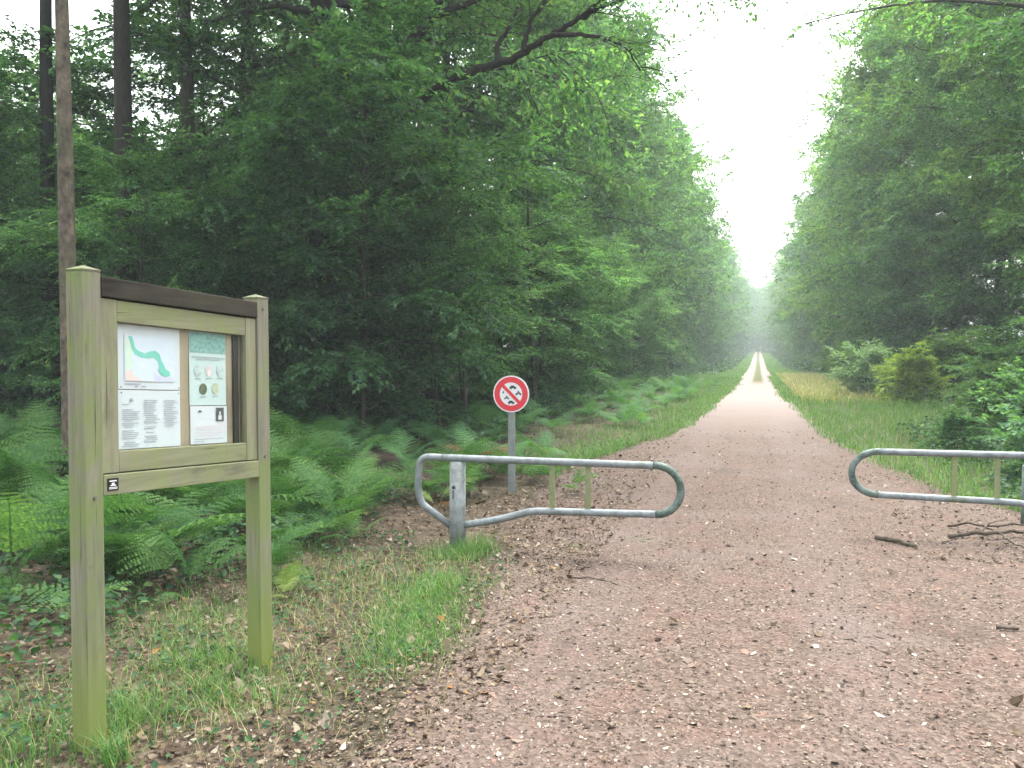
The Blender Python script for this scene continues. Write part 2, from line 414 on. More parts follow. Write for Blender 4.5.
c = mixc(nt, math_(nt, 'MULTIPLY', smooth(nt, dampn, .55, .70), .5), c, (0.0473,0.0347,0.0274))
# path colour turns paler further along, green strip between the wheel tracks beyond 45 m
far_tint = math_(nt, 'MULTIPLY', smooth(nt, sx.outputs[1], 11, 32), .85)
c = mixc(nt, far_tint, c, (.27,.22,.205))
strip = math_(nt, 'MULTIPLY', smooth(nt, sx.outputs[1], 40, 50), smooth(nt, math_(nt, 'ADD', math_(nt, 'ABSOLUTE', sx.outputs[0]), math_(nt, 'MULTIPLY', mid, .3)), .55, .3))
c = mixc(nt, strip, c, (0.0819,0.0914,0.0338))
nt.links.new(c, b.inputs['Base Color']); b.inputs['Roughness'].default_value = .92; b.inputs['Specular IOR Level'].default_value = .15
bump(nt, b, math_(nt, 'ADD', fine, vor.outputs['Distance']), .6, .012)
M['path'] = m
ysp = np.unique(np.concatenate([np.linspace(-20, 0, 12), np.linspace(0, 12, 150), np.linspace(12, 40, 90), np.linspace(40, 470, 150)]))
sxp = np.linspace(0, 1, 49)
Lx = pl(ysp) + .22 * vnoise(ysp * 1.3, 3.3) + .22 * vnoise(ysp * 4.1, 8.3) * (ysp < 40)
Rx = pr(ysp) + .22 * vnoise(ysp * 1.3, 13.3) + .22 * vnoise(ysp * 4.1, 18.3) * (ysp < 40)
X = Lx[:, None] + (Rx - Lx)[:, None] * sxp[None, :]; Y = np.repeat(ysp[:, None], 49, 1)
edge = np.minimum(sxp, 1 - sxp)[None, :]
Z = hgt(X, Y) + np.where(edge < .001, -.012, .010)
nx, ny = 49, len(ysp)
i = (np.arange(ny - 1)[:, None] * nx + np.arange(nx - 1)[None, :]).ravel()
tag(link('path', mesh_np('path', np.stack([X, Y, Z], -1).reshape(-1, 3), [np.stack([i, i + 1, i + nx + 1, i + nx], -1)], True, M['path'])), kind='structure')

# ------------------------------------------------------------------ loose ground cover (stuff)
def scatter(n, ylo, yhi, xlo, xhi, p=2.0, rng=R):
    """denser near the viewer's end: pdf ~ y^-p"""
    u = rng.random(n)
    a = 1 - p
    if abs(a) < 1e-6: y = ylo * (yhi / ylo) ** u
    else: y = (ylo ** a + u * (yhi ** a - ylo ** a)) ** (1 / a)
    return xlo + (xhi - xlo) * rng.random(n), y
def flat_bits(x, y, size, tilt, lift, wid, curl=.25, k=6):
    """small lying flakes: k-gon fans, curled"""
    n = len(x)
    th = np.arange(k) * 2 * np.pi / k
    ang = R.uniform(0, 6.28, n)
    jr = R.uniform(.7, 1.25, (n, k))
    lx = np.cos(th)[None] * jr * .5; ly = np.sin(th)[None] * jr * .5 * wid[:, None]
    lz = curl * (lx ** 2 * 2 - ly * R.normal(0, 1, n)[:, None] * .8) + R.normal(0, .03, (n, k))
    tx = R.normal(0, tilt, n)[:, None]; ty = R.normal(0, tilt, n)[:, None]
    lz = lz + lx * tx + ly * ty
    lz = lz - lz.min(1, keepdims=True)
    ca, sa = np.cos(ang)[:, None], np.sin(ang)[:, None]
    s = size[:, None]
    px = x[:, None] + (lx * ca - ly * sa) * s; py = y[:, None] + (lx * sa + ly * ca) * s
    pz = hgt(px, py) + lz * s + lift
    v = np.stack([px, py, pz], -1).reshape(-1, 3)
    return v, (np.arange(n)[:, None] * k + np.arange(k)[None])
# wood chips and stone bits on the path
x, y = scatter(200000, 1.7, 18, -3.2, 6.0, 1.9)
keep = (x > pl(y) - .15 - .45 * np.abs(R.normal(0, .6, len(x)))) & (x < pr(y) + .2) & (np.abs(x + .1) < y * .55 + .9)
x, y = x[keep], y[keep]; n = len(x)
v, f = flat_bits(x, y, R.lognormal(math.log(.0095), .5, n).clip(.004, .045) * (1 + y * .04), .22, .010, R.uniform(.18, .85, n), .2, 5)
tag(link('gravel', mesh_np('gravel', v, [f], False, M['chips'])), 'reddish brown stone and bark chips scattered over the path', 'gravel', kind='stuff')
# leaf litter: left ground, forest floor edge, path edges, right corner
xs_, ys_ = [], []
for n, a in ((11000, (2.0, 9, -4.6, -1.2, 1.3)), (4500, (6, 13, -4.2, -1.2, 1)), (600, (1.8, 12, -1.5, 3.5, 1.8)), (1800, (8, 16, -4.2, -1.3, 1)), (2600, (7, 12, 1.2, 5.5, 1)), (1400, (3, 14, -9, -4, 1))):
    a_, b_ = scatter(n, *a); xs_.append(a_); ys_.append(b_)
x = np.concatenate(xs_); y = np.concatenate(ys_); n = len(x)
v, f = flat_bits(x, y, R.lognormal(math.log(.024), .42, n).clip(.010, .075), .25, .012, R.uniform(.4, .75, n), .45, 7)
tag(link('leaf_litter', mesh_np('leaf_litter', v, [f], False, M['litter'])), 'dry brown and tan leaves lying on the bare ground', 'leaf litter', kind='stuff')

def blades(x, y, hgt_, w, bend, rng=R, z0=None):
    n = len(x); az = rng.uniform(0, 6.28, n); d = np.stack([np.cos(az), np.sin(az)], -1)
    s = np.stack([-d[:, 1], d[:, 0]], -1)
    z = hgt(x, y) - .01 if z0 is None else z0
    o = np.stack([x, y, z], -1)
    def pt(t, sd):
        h = hgt_ * (t - .25 * bend * t * t)
        out = bend * hgt_ * t * t * .8
        ww = w * (1 - t ** 1.5) * sd * .5
        return o + np.stack([d[:, 0] * out + s[:, 0] * ww, d[:, 1] * out + s[:, 1] * ww, h], -1)
    v = np.stack([pt(0, 1), pt(0, -1), pt(.5, 1), pt(.5, -1), pt(1, 0)], 1)
    i = np.arange(n)[:, None] * 5
    return v.reshape(-1, 3), [np.concatenate([i + np.array([[0, 1, 3, 2]])]), i + np.array([[2, 3, 4]])]
gx, gy, gh, gw = [], [], [], []
def tufts(n, cx, cy, rx, ry, h, w):
    a = R.normal(0, .45, n); b_ = R.normal(0, .45, n)
    gx.append(cx + a * rx); gy.append(cy + b_ * ry); gh.append(h * R.uniform(.4, 1.25, n)); gw.append(np.full(n, w))
# grass patches between the board and the path, round the gate post, round the board posts
for (n, cx, cy, rx, ry, h) in ((2600,-2.02,4.75,.36,.75,.085),(1500,-1.85,4.2,.3,.45,.08),(700,-2.1,5.3,.2,.4,.13),(600,-2.3,6.1,.34,.3,.13),(330,-2.2,6.3,.25,.16,.2),(800,-2.75,3.7,.4,.35,.12),(700,-2.7,3.0,.35,.3,.14),
        (500,-2.45,3.35,.3,.3,.1),(130,-2.44,2.64,.09,.07,.17),(700,-3.3,4.3,.7,.5,.1),(900,-3.0,5.2,.6,.7,.09),(250,-1.45,6.7,.22,.22,.04),(90,-.95,7.15,.2,.2,.05),(500,-3.1,2.9,.6,.6,.11),(450,-3.2,4.0,.5,.7,.1),(700,-2.9,2.5,.5,.4,.13),(500,-2.2,3.4,.35,.5,.07),(600,-2.3,5.3,.4,.5,.08),(500,-3.7,5.9,.6,.5,.14)):
    tufts(n, cx, cy, rx, ry, h, .0055)
# left verge strip in front of the ferns
n = 22000
yy = 10.5 + 42 * R.random(n) ** 1.2; side = -R.exponential(.6, n)
gx.append(pl(yy) + .12 + .2 * vnoise(yy * 2, 5.5) + R.normal(0, .07, n) - .15 * (yy < 15) + side * (1 + (yy > 15)) * .9); gy.append(yy); gh.append(R.uniform(.06, .2, n)); gw.append(.006 + yy * .0004)
# right verge
n = 34000
yy = 9.5 + 50 * R.random(n) ** 1.6; side = R.random(n) ** 1.4 * 4.2
gx.append(pr(yy) - .2 + .2 * vnoise(yy * 2, 9.5) + R.normal(0, .08, n) + side); gy.append(yy); gh.append(R.uniform(.06, .22, n) * (1 + .3 * side)); gw.append(.006 + yy * .0004)
x, y, h_, w_ = (np.concatenate(a) for a in (gx, gy, gh, gw))
v, f = blades(x, y, h_, w_, R.uniform(.2, 1.2, len(x)))
tag(link('grass', mesh_np('grass', v, f, False, M['grass'])), 'short green grass in patches beside the path', 'grass', kind='stuff')
# dry pale grass: right verge band and wisps on the left bare ground
n = 8000
yy = 27 + 34 * R.random(n); side = R.random(n) * 2.6
x1, y1 = pr(yy) + .25 + side, yy; h1 = R.uniform(.2, .55, n); w1 = .005 + yy * .00035
n = 2600
x2, y2 = R.normal(-2.55, .5, n), R.uniform(2.7, 6.0, n); h2 = R.uniform(.04, .16, n); w2 = np.full(n, .0035)
x = np.concatenate([x1, x2]); y = np.concatenate([y1, y2])
v, f = blades(x, y, np.concatenate([h1, h2]), np.concatenate([w1, w2]), R.uniform(.3, 1.5, len(x)))
tag(link('dry_grass', mesh_np('dry_grass', v, f, False, M['drygrass'])), 'long straw coloured grass on the right verge and thin dry wisps by the board', 'dry grass', kind='stuff')
n = 26000
yy = 50 + 200 * R.random(n) ** 1.5; sd = R.random(n) < .5
x = np.where(sd, pl(yy) - R.exponential(1.3, n), pr(yy) + R.exponential(1.6, n))
v, f = blades(x, yy, R.uniform(.15, .4, n), .012 + yy * .0006, R.uniform(.3, 1.2, n))
tag(link('grass', mesh_np('far_grass', v, f, False, M['grass'])), 'grass on both verges of the far straight', 'grass', kind='stuff')
# leafy undergrowth on the forest floor
def leafy(n, xr, yr, hmax, size, dens=None):
    x = R.uniform(*xr, n); y = R.uniform(*yr, n)
    k = vnoise(x * .9, y * .9) + .5
    keep = k > .28
    x, y, k = x[keep], y[keep], k[keep]; m_ = len(x)
    z = hgt(x, y) + hmax * k * R.random(m_) ** .7 + .02
    p = np.stack([x, y, z], -1)
    nr = R.normal(0, .45, (m_, 3)); nr[:, 2] += 1
    return leaf_geo(p, dirs(R.uniform(0, 6.28, m_), R.normal(-.1, .3, m_)), nr, size * R.uniform(.6, 1.4, m_), .75)
parts = [leafy(12000, (-9.5, -3.5), (3.2, 8.5), .42, .055), leafy(1300, (-3.9, -2.7), (2.3, 6.8), .13, .036), leafy(900, (-2.9, -1.7), (2.6, 6.3), .07, .032), leafy(14000, (-22, -6), (7, 24), .6, .10), leafy(16000, (-9, -4.2), (12, 60), .55, .11), leafy(12000, (-45, -14), (5, 60), 1.1, .22),
         leafy(20000, (-10, -2.6), (60, 250), 1.0, .3), leafy(20000, (3.2, 11), (60, 250), 1.0, .3), leafy(9000, (2.5, 6.5), (9.6, 17), .6, .07), leafy(14000, (4.4, 9.5), (16, 70), .8, .13), leafy(8000, (9, 30), (16, 70), 1.0, .22)]
v, f = merge(parts)
tag(link('undergrowth', mesh_np('undergrowth', v, f, False, M['leaf_dark'])), 'low dark leafy undergrowth covering the forest floor beside the path', 'undergrowth', kind='stuff')

# ------------------------------------------------------------------ ferns
def frond_mesh(seed, L=1.0, mat=None, npin=12, npl=10, stalk=.34, arch=1.25):
    rng = np.random.default_rng(seed)
    k = 26
    s = np.linspace(0, 1, k)
    el = 1.25 - arch * np.clip((s - .12) / .88, 0, 1) ** .8 + rng.normal(0, .02, k)
    st = np.stack([np.cos(el), np.sin(rng.normal(0, .3)) * .12 * s, np.sin(el)], -1) * L / k
    rp = np.concatenate([[[0, 0, 0]], np.cumsum(st, 0)])[None]
    parts = [tubes(rp, [.0045 * L + .001], [.0012], 4)]
    # pinnae pairs
    sp = np.repeat(np.linspace(stalk, .985, npin), 2); sd = np.tile([1, -1], npin)
    p, t = along(rp, np.zeros(len(sp), int), sp)
    up = np.array([[0, 0, 1.]]); lat = np.cross(t, up); lat /= np.linalg.norm(lat, axis=1, keepdims=True)
    u = (sp - stalk) / (1 - stalk)
    pl_ = L * .40 * np.clip(np.minimum(.62 + u * 2.2, 1), 0, 1) * (1 - u) ** .8 * rng.uniform(.85, 1.1, len(sp)) + .012
    d = lat * sd[:, None] * .93 + t * .40; d /= np.linalg.norm(d, axis=1, keepdims=True)
    kk = 4
    q = np.linspace(0, 1, kk + 1)[None, :, None]
    pts = p[:, None] + d[:, None] * q * pl_[:, None, None] - np.array([0, 0, 1.]) * (q ** 2) * pl_[:, None, None] * rng.uniform(.1, .3, len(sp))[:, None, None]
    parts.append(tubes(pts, np.full(len(sp), .0018), np.full(len(sp), .0006), 3))
    i2 = np.repeat(np.arange(len(sp)), npl * 2); m_ = len(i2)
    s2 = np.tile(np.repeat((np.arange(npl) + .35) / npl, 2), len(sp)); sd2 = np.tile([1, -1], m_ // 2)
    p2, t2 = along(pts, i2, s2)
    nrm = np.cross(t[i2], t2) * sd[i2][:, None]; nrm /= np.linalg.norm(nrm, axis=1, keepdims=True) + 1e-9
    nrm = np.where(nrm[:, 2:3] < 0, -nrm, nrm)
    l2 = np.cross(nrm, t2) * sd2[:, None]
    d2 = l2 * .9 + t2 * .4 + rng.normal(0, .08, (m_, 3))
    sz = pl_[i2] * .108 * (1 - s2 * .72) + .004
    parts.append(leaf_geo(p2, d2, nrm + rng.normal(0, .15, (m_, 3)), sz, 1.15))
    v, f = merge(parts)
    return mesh_np('frond', v, f, False, mat)
fronds = [frond_mesh(100 + i, 1.0, M['fern'], arch=a, stalk=s_) for i, (a, s_) in enumerate(((1.2, .3), (1.5, .34), (1.05, .38), (1.75, .3), (1.35, .25)))]
fronds_pale = [frond_mesh(120, 1.0, M['fern_pale'], arch=1.4), frond_mesh(121, 1.0, M['fern_pale'], arch=1.0)]
fronds_brown = [frond_mesh(123, 1.0, M['fern_brown'], arch=1.6)]
M['fern_bank'] = leaf_mat('bracken_painted_sunlit', [(0,(0.0567,0.1489,0.0576)),(.6,(0.0876,0.2040,0.0749)),(1,(0.1236,0.2536,0.0922))], trans=.4, var=.25)  # brighter copy of the frond greens: sunlight on the bank put into the colour
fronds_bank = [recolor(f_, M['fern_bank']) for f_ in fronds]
def fern(x, y, size, nf, label, group=None, pool=None, az0=None, spread=None):
    root = empty('bracken_fern', (x, y, H1(x, y) - .02), 0)
    a0 = random.uniform(0, 6.28)
    for k in range(nf):
        o = link('frond', random.choice(pool or fronds), root)
        a = a0 + k * 6.283 / nf + random.uniform(-.35, .35) if az0 is None else az0 + random.uniform(-spread, spread)
        o.rotation_euler = (random.uniform(-.25, .25), random.uniform(-.35, .25), a)
        s_ = size * random.choice((.55, .75, .9, 1.0, 1.1, 1.25))
        o.scale = (s_, s_, s_)
        o.location = (random.uniform(-.06, .06), random.uniform(-.06, .06), 0)
    return tag(root, label, 'fern', group)
# single ferns that stand out
fern(-4.05, 4.75, .85, 6, 'large bracken with long arching fronds behind the gap between the board posts')
fern(-4.6, 4.2, .8, 6, 'big bracken just left of the near post of the notice board')
fern(-5.9, 5.2, .75, 6, 'bracken at the far left edge of the fern bed beyond the board')
fern(-3.3, 5.15, .55, 5, 'small fresh bracken growing to the right of the far board post')
fern(-2.95, 4.75, .34, 4, 'tiny pale fern on the bare ground beside the far board post', pool=fronds_pale)
fern(-3.6, 6.2, .62, 5, 'mid green fern drooping on to the leaf litter behind the far board post')
fern(-3.15, 8.0, .5, 3, 'yellowing fern at the corner of the fern bank left of the gate post', pool=fronds_pale + fronds_brown)
fern(-4.75, 5.3, .45, 4, 'yellowish fern low down in the bed behind the near board post', pool=fronds_pale + fronds[:2])
fern(-3.5, 10.2, .75, 5, 'rusty brown fern in the bank behind the round sign', pool=fronds_brown + fronds[:1])
fern(-1.95, 9.3, .45, 4, 'low fern spilling towards the path just right of the round sign post')
gA = 'ferns under the trees on the left behind the notice board'
LA = 'green bracken fern in the dense bed at the foot of the forest behind the board'
n = 0
while n < 140:
    x = random.uniform(-10.5, -3.35); y = random.uniform(4.2, 9.8)
    if x > -3.9 and y < 6.6 or (x > -3.6 + (y - 7) * -.1 and 6.4 < y < 8.0): continue
    fern(x, y, random.uniform(.6, .95), 6, LA, gA); n += 1
gB = 'ferns in the bank along the left side of the path'
LB = 'light green bracken fern in the bank between the round sign and the far trees'
for x, y in ((-3.75,5.5),(-3.5,5.9),(-3.3,6.3),(-3.6,4.6),(-3.9,4.1),(-4.3,3.6),(-4.9,3.5),(-5.6,3.6),(-3.05,8.4),(-2.95,9.9),(-2.5,9.9),(-3.3,9.9),(-2.6,10.6),(-3.1,10.8),(-3.7,10.0),(-4.2,5.6),(-3.9,6.5),(-4.5,6.3),(-3.7,7.2),(-4.3,7.2),(-3.45,8.3),(-3.9,8.5),(-3.2,8.9),(-4.4,8.8),(-3.5,9.3),(-5.3,5.2),(-5.9,4.6),(-4.9,5.6)):
    fern(x, y, random.uniform(.5, .72), 5, LA, gA)
n = 0
while n < 165:
    y = 8.6 + 29 * random.random() ** 1.2
    lo, hi = pl(y) - 4.6, pl(y) - (.3 if y < 14 else .5)
    x = random.uniform(lo, hi)
    if math.hypot(x + 2.73, y - 9.2) < .5: continue
    fern(x, y, random.uniform(.5, .82), 5, LB, gB, pool=fronds_bank); n += 1
gC = 'ferns on the right verge'
for x, y in ((5.6, 15.5), (6.2, 17.2), (5.2, 18.8), (6.6, 20.5), (5.9, 13.6), (4.9, 14.6)):
    fern(x, y, .9, 5, 'bracken fern at the foot of the trees on the right verge', gC)

# ------------------------------------------------------------------ trees
gL = 'trees lining the left side of the path'; LL = 'tall leafy tree in the green wall along the left side of the path'
gR = 'trees lining the right side of the path'; LR = 'tall leafy tree in the green wall along the right side of the path'
gF = 'tall trees inside the forest on the left'; LF = 'tall trunk with a high leafy crown standing inside the dark forest on the left'
gG = 'tall trees inside the forest on the right'; LG = 'tall leafy tree standing deeper in the forest on the right'
gS = 'understorey trees under the left forest edge'; LS = 'slender understorey tree with flat layered leaf sprays under the left forest edge'
gT = 'understorey trees under the right forest edge'; LT = 'bushy understorey tree under the tall trees on the right'
def lod(y): return 0 if y < 30 else (1 if y < 75 else 2)
# left wall
y = 17.5; i = 0
while y < 330:
    k = lod(y)
    plant_tree(('wall', k, i % 3), -8.7 + 1.5 * float(sstep((y - 90) / 120)) + random.uniform(-.7, .5) + (.3 if y < 26 else 0), y, LL, gL, s=random.uniform(.88, 1.1), leafm=M['leaf_light'] if i % 5 == 3 else None)
    y += random.uniform(4.3, 6.0) * (1 if y < 120 else 1.25); i += 1
y = 20.0
while y < 330:
    k = lod(y)
    plant_tree(('rwall', 0, i % 2) if y < 45 else ('wall', k, i % 3), (8.6 if y < 45 else 7.9) - 1.1 * float(sstep((y - 110) / 120)) + random.uniform(-.5, .7), y, LR, gR, s=random.uniform(.88, 1.1), leafm=M['leaf_light'] if i % 2 == 1 else None)
    y += random.uniform(4.3, 6.0) * (1 if y < 120 else 1.25); i += 1
# end of the straight
for x, y in ((-5, 262), (4.6, 268), (-3.6, 280), (3.2, 284), (-2, 294), (-6, 300), (-2.2, 312), (1.8, 306), (6, 302), (-4.5, 322), (4, 318), (0, 326), (-8, 318), (8, 316)):
    plant_tree(('wall', 2, i % 3), x, y, 'hazy tree closing off the far end of the straight path', 'trees at the far end of the path', s=1.05, leafm=None); i += 1
# inside the forest, left
for (x, y) in [(-11.6,15.8),(-12.6,20.5),(-14.2,26),(-17.5,32),(-13.2,33),(-21,38),(-27,43),(-14,41),(-18,48),(-24,52),(-14,52),(-30,56),(-20,62),(-14.5,64),(-45,50),(-14,78),(-14.5,92),(-22,80),(-38,64),(-29,8)]:
    plant_tree(('forest', 0, i % 3), x + random.uniform(-.6, .6), y + random.uniform(-.6, .6), LF, gF, s=random.uniform(.85, 1.1)); i += 1
for (x, y) in [(13,22),(12.5,30),(18,28),(13.5,39),(19,41),(12.6,48),(24,36),(18,54),(13,60),(13,74),(20,70),(26,52)]:
    plant_tree(('forest', 0, i % 3), x + random.uniform(-.8, .8), y, LG, gG, s=random.uniform(.85, 1.1)); i += 1
# understorey, left
for (x, y) in [(-9.4,11.2),(-6.9,14.7),(-6.2,15.4),(-10.4,14),(-15.5,15),(-13,17),(-17,13),(-18,20),(-22,18),(-20,26),(-26,24),(-16,28),(-25,33),(-33,30),(-30,40),(-5.9,19),(-6.3,23.5),(-5.9,28),(-6.1,33),(-21,13),(-27,18),(-6.6,13.2),(-9.8,12.4),(-5.6,21.2),(-6.0,25.8),(-6.2,30.5),(-6.3,36),(-6.0,39),(-6.3,43),(-13.2,13.4),(-10.2,17),(-8.6,16.6),(-13.5,19),(-17.5,19.5),(-21.5,20.5),(-16,22.5),(-20,24),(-24.5,22),(-28,25),(-23.5,27.5),(-18.5,29.5),(-32,27),(-27.5,31),(-13,23.5),(-24.5,17.5),(-29,20),(-19.5,16.5),(-22,31),(-35,33),(-30,36),(-25,37),(-10.8,20.5),(-11.5,26),(-16.5,25.5)]:
    plant_tree(('sapling', 0, i % 4), x + random.uniform(-.3, .3), y + random.uniform(-.3, .3), LS, gS, s=random.uniform(.68, .95) * ((.8 if math.hypot(x, y) < 19 else 1.45) if math.atan2(-x, y) > .55 else 1), name='understorey_tree'); i += 1
for (x, y) in [(7.0,18.4),(8.4,21.5),(9.0,24.6),(9.8,20.5),(11,27),(9.4,30.5),(8.6,35),(7.2,40.5),(7,46),(13,33),(9.6,17.8),(10.5,38)]:
    plant_tree(('sapling', 0, i % 4), x, y, LT, gT, s=random.uniform(.9, 1.3), name='understorey_tree'); i += 1

# individual trees
plant_tree(('trunk', 0, 0), -10.9, 12.4, 'dark mossy trunk rising beside gaps of bright sky at the upper left', barkm=M['oakbark'], rz=4.0)
plant_tree(('trunk', 0, 0), -11.9, 15.4, 'greenish trunk between the sky gaps at the upper left', rz=5.0)
t = plant_tree(('slim', 0, 0), -7.38, 7.5, 'slim straight tree with pale scaly bark behind the near post of the board', rz=1.0, name='slim_tree')
plant_tree(('trunk', 0, 0), -14.2, 14.0, 'dark leaning trunk just left of the slim scaly tree', s=.95, barkm=M['oakbark'], rz=2.0)
o = plant_tree(('oak', 0, 0), -8.35, 14.9, 'big dark oak with crooked limbs in the middle of the left forest edge', name='oak_tree', rz=0.4)
plant_tree(('sapling', 0, 1), -6.3, 12.5, 'leafy understorey tree standing in front of the big oak trunk', s=1.05, name='understorey_tree')
LIMBS = [
    ([(-8.2,14.73,4.99),(-7.46,14.21,7.34),(-7.58,13.67,7.72),(-7.74,13.1,7.6),(-8.08,12.68,7.57),(-8.45,12.35,7.35),(-8.88,12.01,7.1)], .13, .04),
    ([(-8.14,14.76,5.28),(-7.09,14.27,6.22),(-5.98,13.59,6.85),(-5.4,13.25,7.18),(-5.14,13.13,7.53),(-4.57,13.01,7.99)], .16, .08),
    ([(-5.36,13.2,7.2),(-4.83,13.01,7.27),(-4.37,12.93,7.3),(-3.7,12.93,7.45)], .07, .03),
    ([(-8.13,14.73,4.59),(-6.6,14.08,5.68),(-5.27,13.45,6.18),(-4.46,13.07,6.25),(-3.81,12.85,6.26),(-3.48,12.74,6.38),(-3.18,12.62,6.47),(-2.84,12.52,6.55),(-2.47,12.43,6.7),(-2.12,12.32,6.76),(-1.56,12.29,6.82)], .11, .02),
    ([(-3.57,12.71,6.34),(-3.54,12.73,6.58),(-3.44,12.77,6.85),(-3.24,12.74,7.04),(-3.11,12.68,7.23)], .05, .02),
    ([(-3.08,12.55,6.47),(-2.61,12.37,6.37),(-2.21,12.28,6.23),(-1.86,12.16,6.03),(-1.67,12.1,5.66)], .04, .012),
    ([(-4.02,12.89,6.26),(-4.12,12.98,6.52),(-3.96,13.14,6.88),(-3.84,13.3,7.25)], .05, .025),
    ([(-2.77,12.44,6.54),(-1.7,12.26,7.14),(-0.99,12.25,6.83),(-0.57,12.15,6.59)], .035, .01)]
orot = -o.rotation_euler[2]; osc = 1 / o.scale[0]
rng = np.random.default_rng(77)
def to_oak(p):
    p = (np.array(p, float) - np.array(o.location)) * osc
    c_, s_ = math.cos(orot), math.sin(orot)
    return np.stack([p[:, 0] * c_ - p[:, 1] * s_, p[:, 0] * s_ + p[:, 1] * c_, p[:, 2]], 1)
for pts, r0, r1 in LIMBS:
    q = np.array(dense([tuple(v) for v in to_oak(rounded(pts, .5, 4))], .12))
    q[1:-1] += rng.normal(0, .012, (len(q) - 2, 3))
    v, f = tubes(q[None], [r0 * osc], [r1 * osc], 9)
    lim = link('limb', mesh_np('limb', v, [f], True, M['oakbark']), o)
    k = np.linspace(int(len(q) * .35), len(q) - 1, 8).astype(int)
    ln = np.array([max(2.0, 16 * r0)])
    sub, sl_, lv, lf_ = foliage_on(rng, q[k][None], ln, 6 if r0 > .1 else 9, 6, 9, .075, s0=.1 if r0 < .1 else .6, subf=.4)
    sv, sf = tubes(sub, np.full(len(sub), .012), np.full(len(sub), .004), 4)
    link('twigs', mesh_np('twigs', sv, [sf], True, M['oakbark']), lim)
    link('leaves', mesh_np('leaves', lv, [lf_], False, M['oakleaf']), lim)
# stems seen at the foot of the wall
for k, (x, y, r_) in enumerate(((-5.75,14.6,.035),(-5.35,15.0,.04),(-5.2,19.5,.07),(-6.9,13.2,.05),(-5.9,16.4,.04))):
    lab = ('thin bare sapling stem behind the round sign', 'second thin sapling stem, close to the right of the round sign', 'dark upright sapling stem at the edge of the fern bank further along', 'thin dark stem left of the round sign', 'leaning thin stem above the brown ferns')[k]
    rng = np.random.default_rng(300 + k)
    tp = polyl(rng, np.zeros((1,3)), np.array([rng.uniform(0,6.28)]), np.array([1.5]), np.array([5.5]), 9, droop=.05, wander=.03)
    root = empty('sapling', (x, y, H1(x, y) - .05))
    v, f = tubes(tp, [r_], [r_ * .4], 7); link('trunk', mesh_np('trunk', v, [f], True, M['bark']), root)
    aa = np.arange(8) * 2.4; p_, _ = along(tp, np.zeros(8, int), np.linspace(.4, .98, 8))
    lm = polyl(rng, p_, aa, np.full(8, .3), np.full(8, 1.3), 5, droop=.4)
    sub, sl, lv, lf_ = foliage_on(rng, lm, np.full(8, 1.3), 6, 5, 8, .08)
    v, f = tubes(lm, np.full(8, r_ * .3), np.full(8, .004), 4); link('branches', mesh_np('branches', v, [f], True, M['bark']), root)
    link('crown', mesh_np('crown', lv, [lf_], False, M['leaf']), root)
    tag(root, lab, 'sapling')
ro = [q for q in C.objects if q.get('group') == gR][0]
ro['label'] = 'nearest tall tree on the right, one long branch reaching out over the path'; del ro['group']
def to_tree(t, p):
    p = (np.array(p, float) - np.array(t.location)) / t.scale[0]
    c_, s_ = math.cos(-t.rotation_euler[2]), math.sin(-t.rotation_euler[2])
    return np.stack([p[:, 0] * c_ - p[:, 1] * s_, p[:, 0] * s_ + p[:, 1] * c_, p[:, 2]], 1)
x_, y_ = ro.location[:2]
q = np.array(dense([tuple(v) for v in to_tree(ro, rounded([(x_, y_, 7.0), (6.0, y_ - .2, 8.6), (3.6, 20.0, 9.2), (1.9, 20.0, 9.1), (.8, 19.6, 8.8)], .8, 4))], .2))
v, f = tubes(q[None], [.09], [.012], 7); lim = link('limb', mesh_np('limb', v, [f], True, M['bark']), ro)
rng = np.random.default_rng(5)
sub, sl_, lv, lf_ = foliage_on(rng, q[np.linspace(len(q) * .3, len(q) - 1, 8).astype(int)][None], np.array([3.2]), 13, 7, 9, .11, s0=.1, subf=.4)
v, f = tubes(sub, np.full(len(sub), .014), np.full(len(sub), .004), 4); link('twigs', mesh_np('twigs', v, [f], True, M['bark']), lim)
link('leaves', mesh_np('leaves', lv, [lf_], False, M['leaf']), lim)
gV = 'green bushes along the right verge'
for k, (x, y) in enumerate(((6.1,16.2),(5.7,18.6),(6.4,20.8),(5.6,23.2),(6.6,25.5),(6.0,29.5),(6.9,28),(5.2,33.5),(6.2,36.5),(5.0,39.5),(5.8,43),(4.8,47),(5.6,51),(4.8,56))):
    plant_tree(('bush', 0, k % 2), x, y, 'leafy green bush in the low thicket under the trees on the right verge', gV, s=random.uniform(.5, .85), leafm=(M['leaf'], M['leaf_light'])[k % 2], name='bush', cat='bush')
# bushes, right verge
plant_tree(('bush', 0, 0), 4.25, 27.0, 'bright yellow green bush on the right verge', s=.66, leafm=M['leaf_yellow'], name='bush', cat='bush')
plant_tree(('bush', 0, 1), 3.55, 30.5, 'rounded pale grey green bush beside the straw grass on the right', s=.75, leafm=M['leaf_pale'], name='bush', cat='bush')
plant_tree(('bush', 1, 0), 3.75, 11.4, 'leafy shrub close behind the right barrier', s=.72, leafm=M['leaf'], name='bush', cat='bush')
plant_tree(('bush', 1, 0), 5.3, 13.2, 'taller large leaved shrub at the right edge behind the barrier', s=.85, leafm=M['leaf'], rz=1.1, name='bush', cat='bush')
plant_tree(('bush', 1, 0), 4.2, 15.4, 'light green shrub on the right verge in front of the tree trunks', s=.65, leafm=M['leaf'], rz=2.5, name='bush', cat='bush')
plant_tree(('bush', 0, 0), 2.9, 14.0, 'small dark sprig of a shrub at the edge of the right grass', s=.3, leafm=M['leaf'], rz=.5, name='bush', cat='bush')

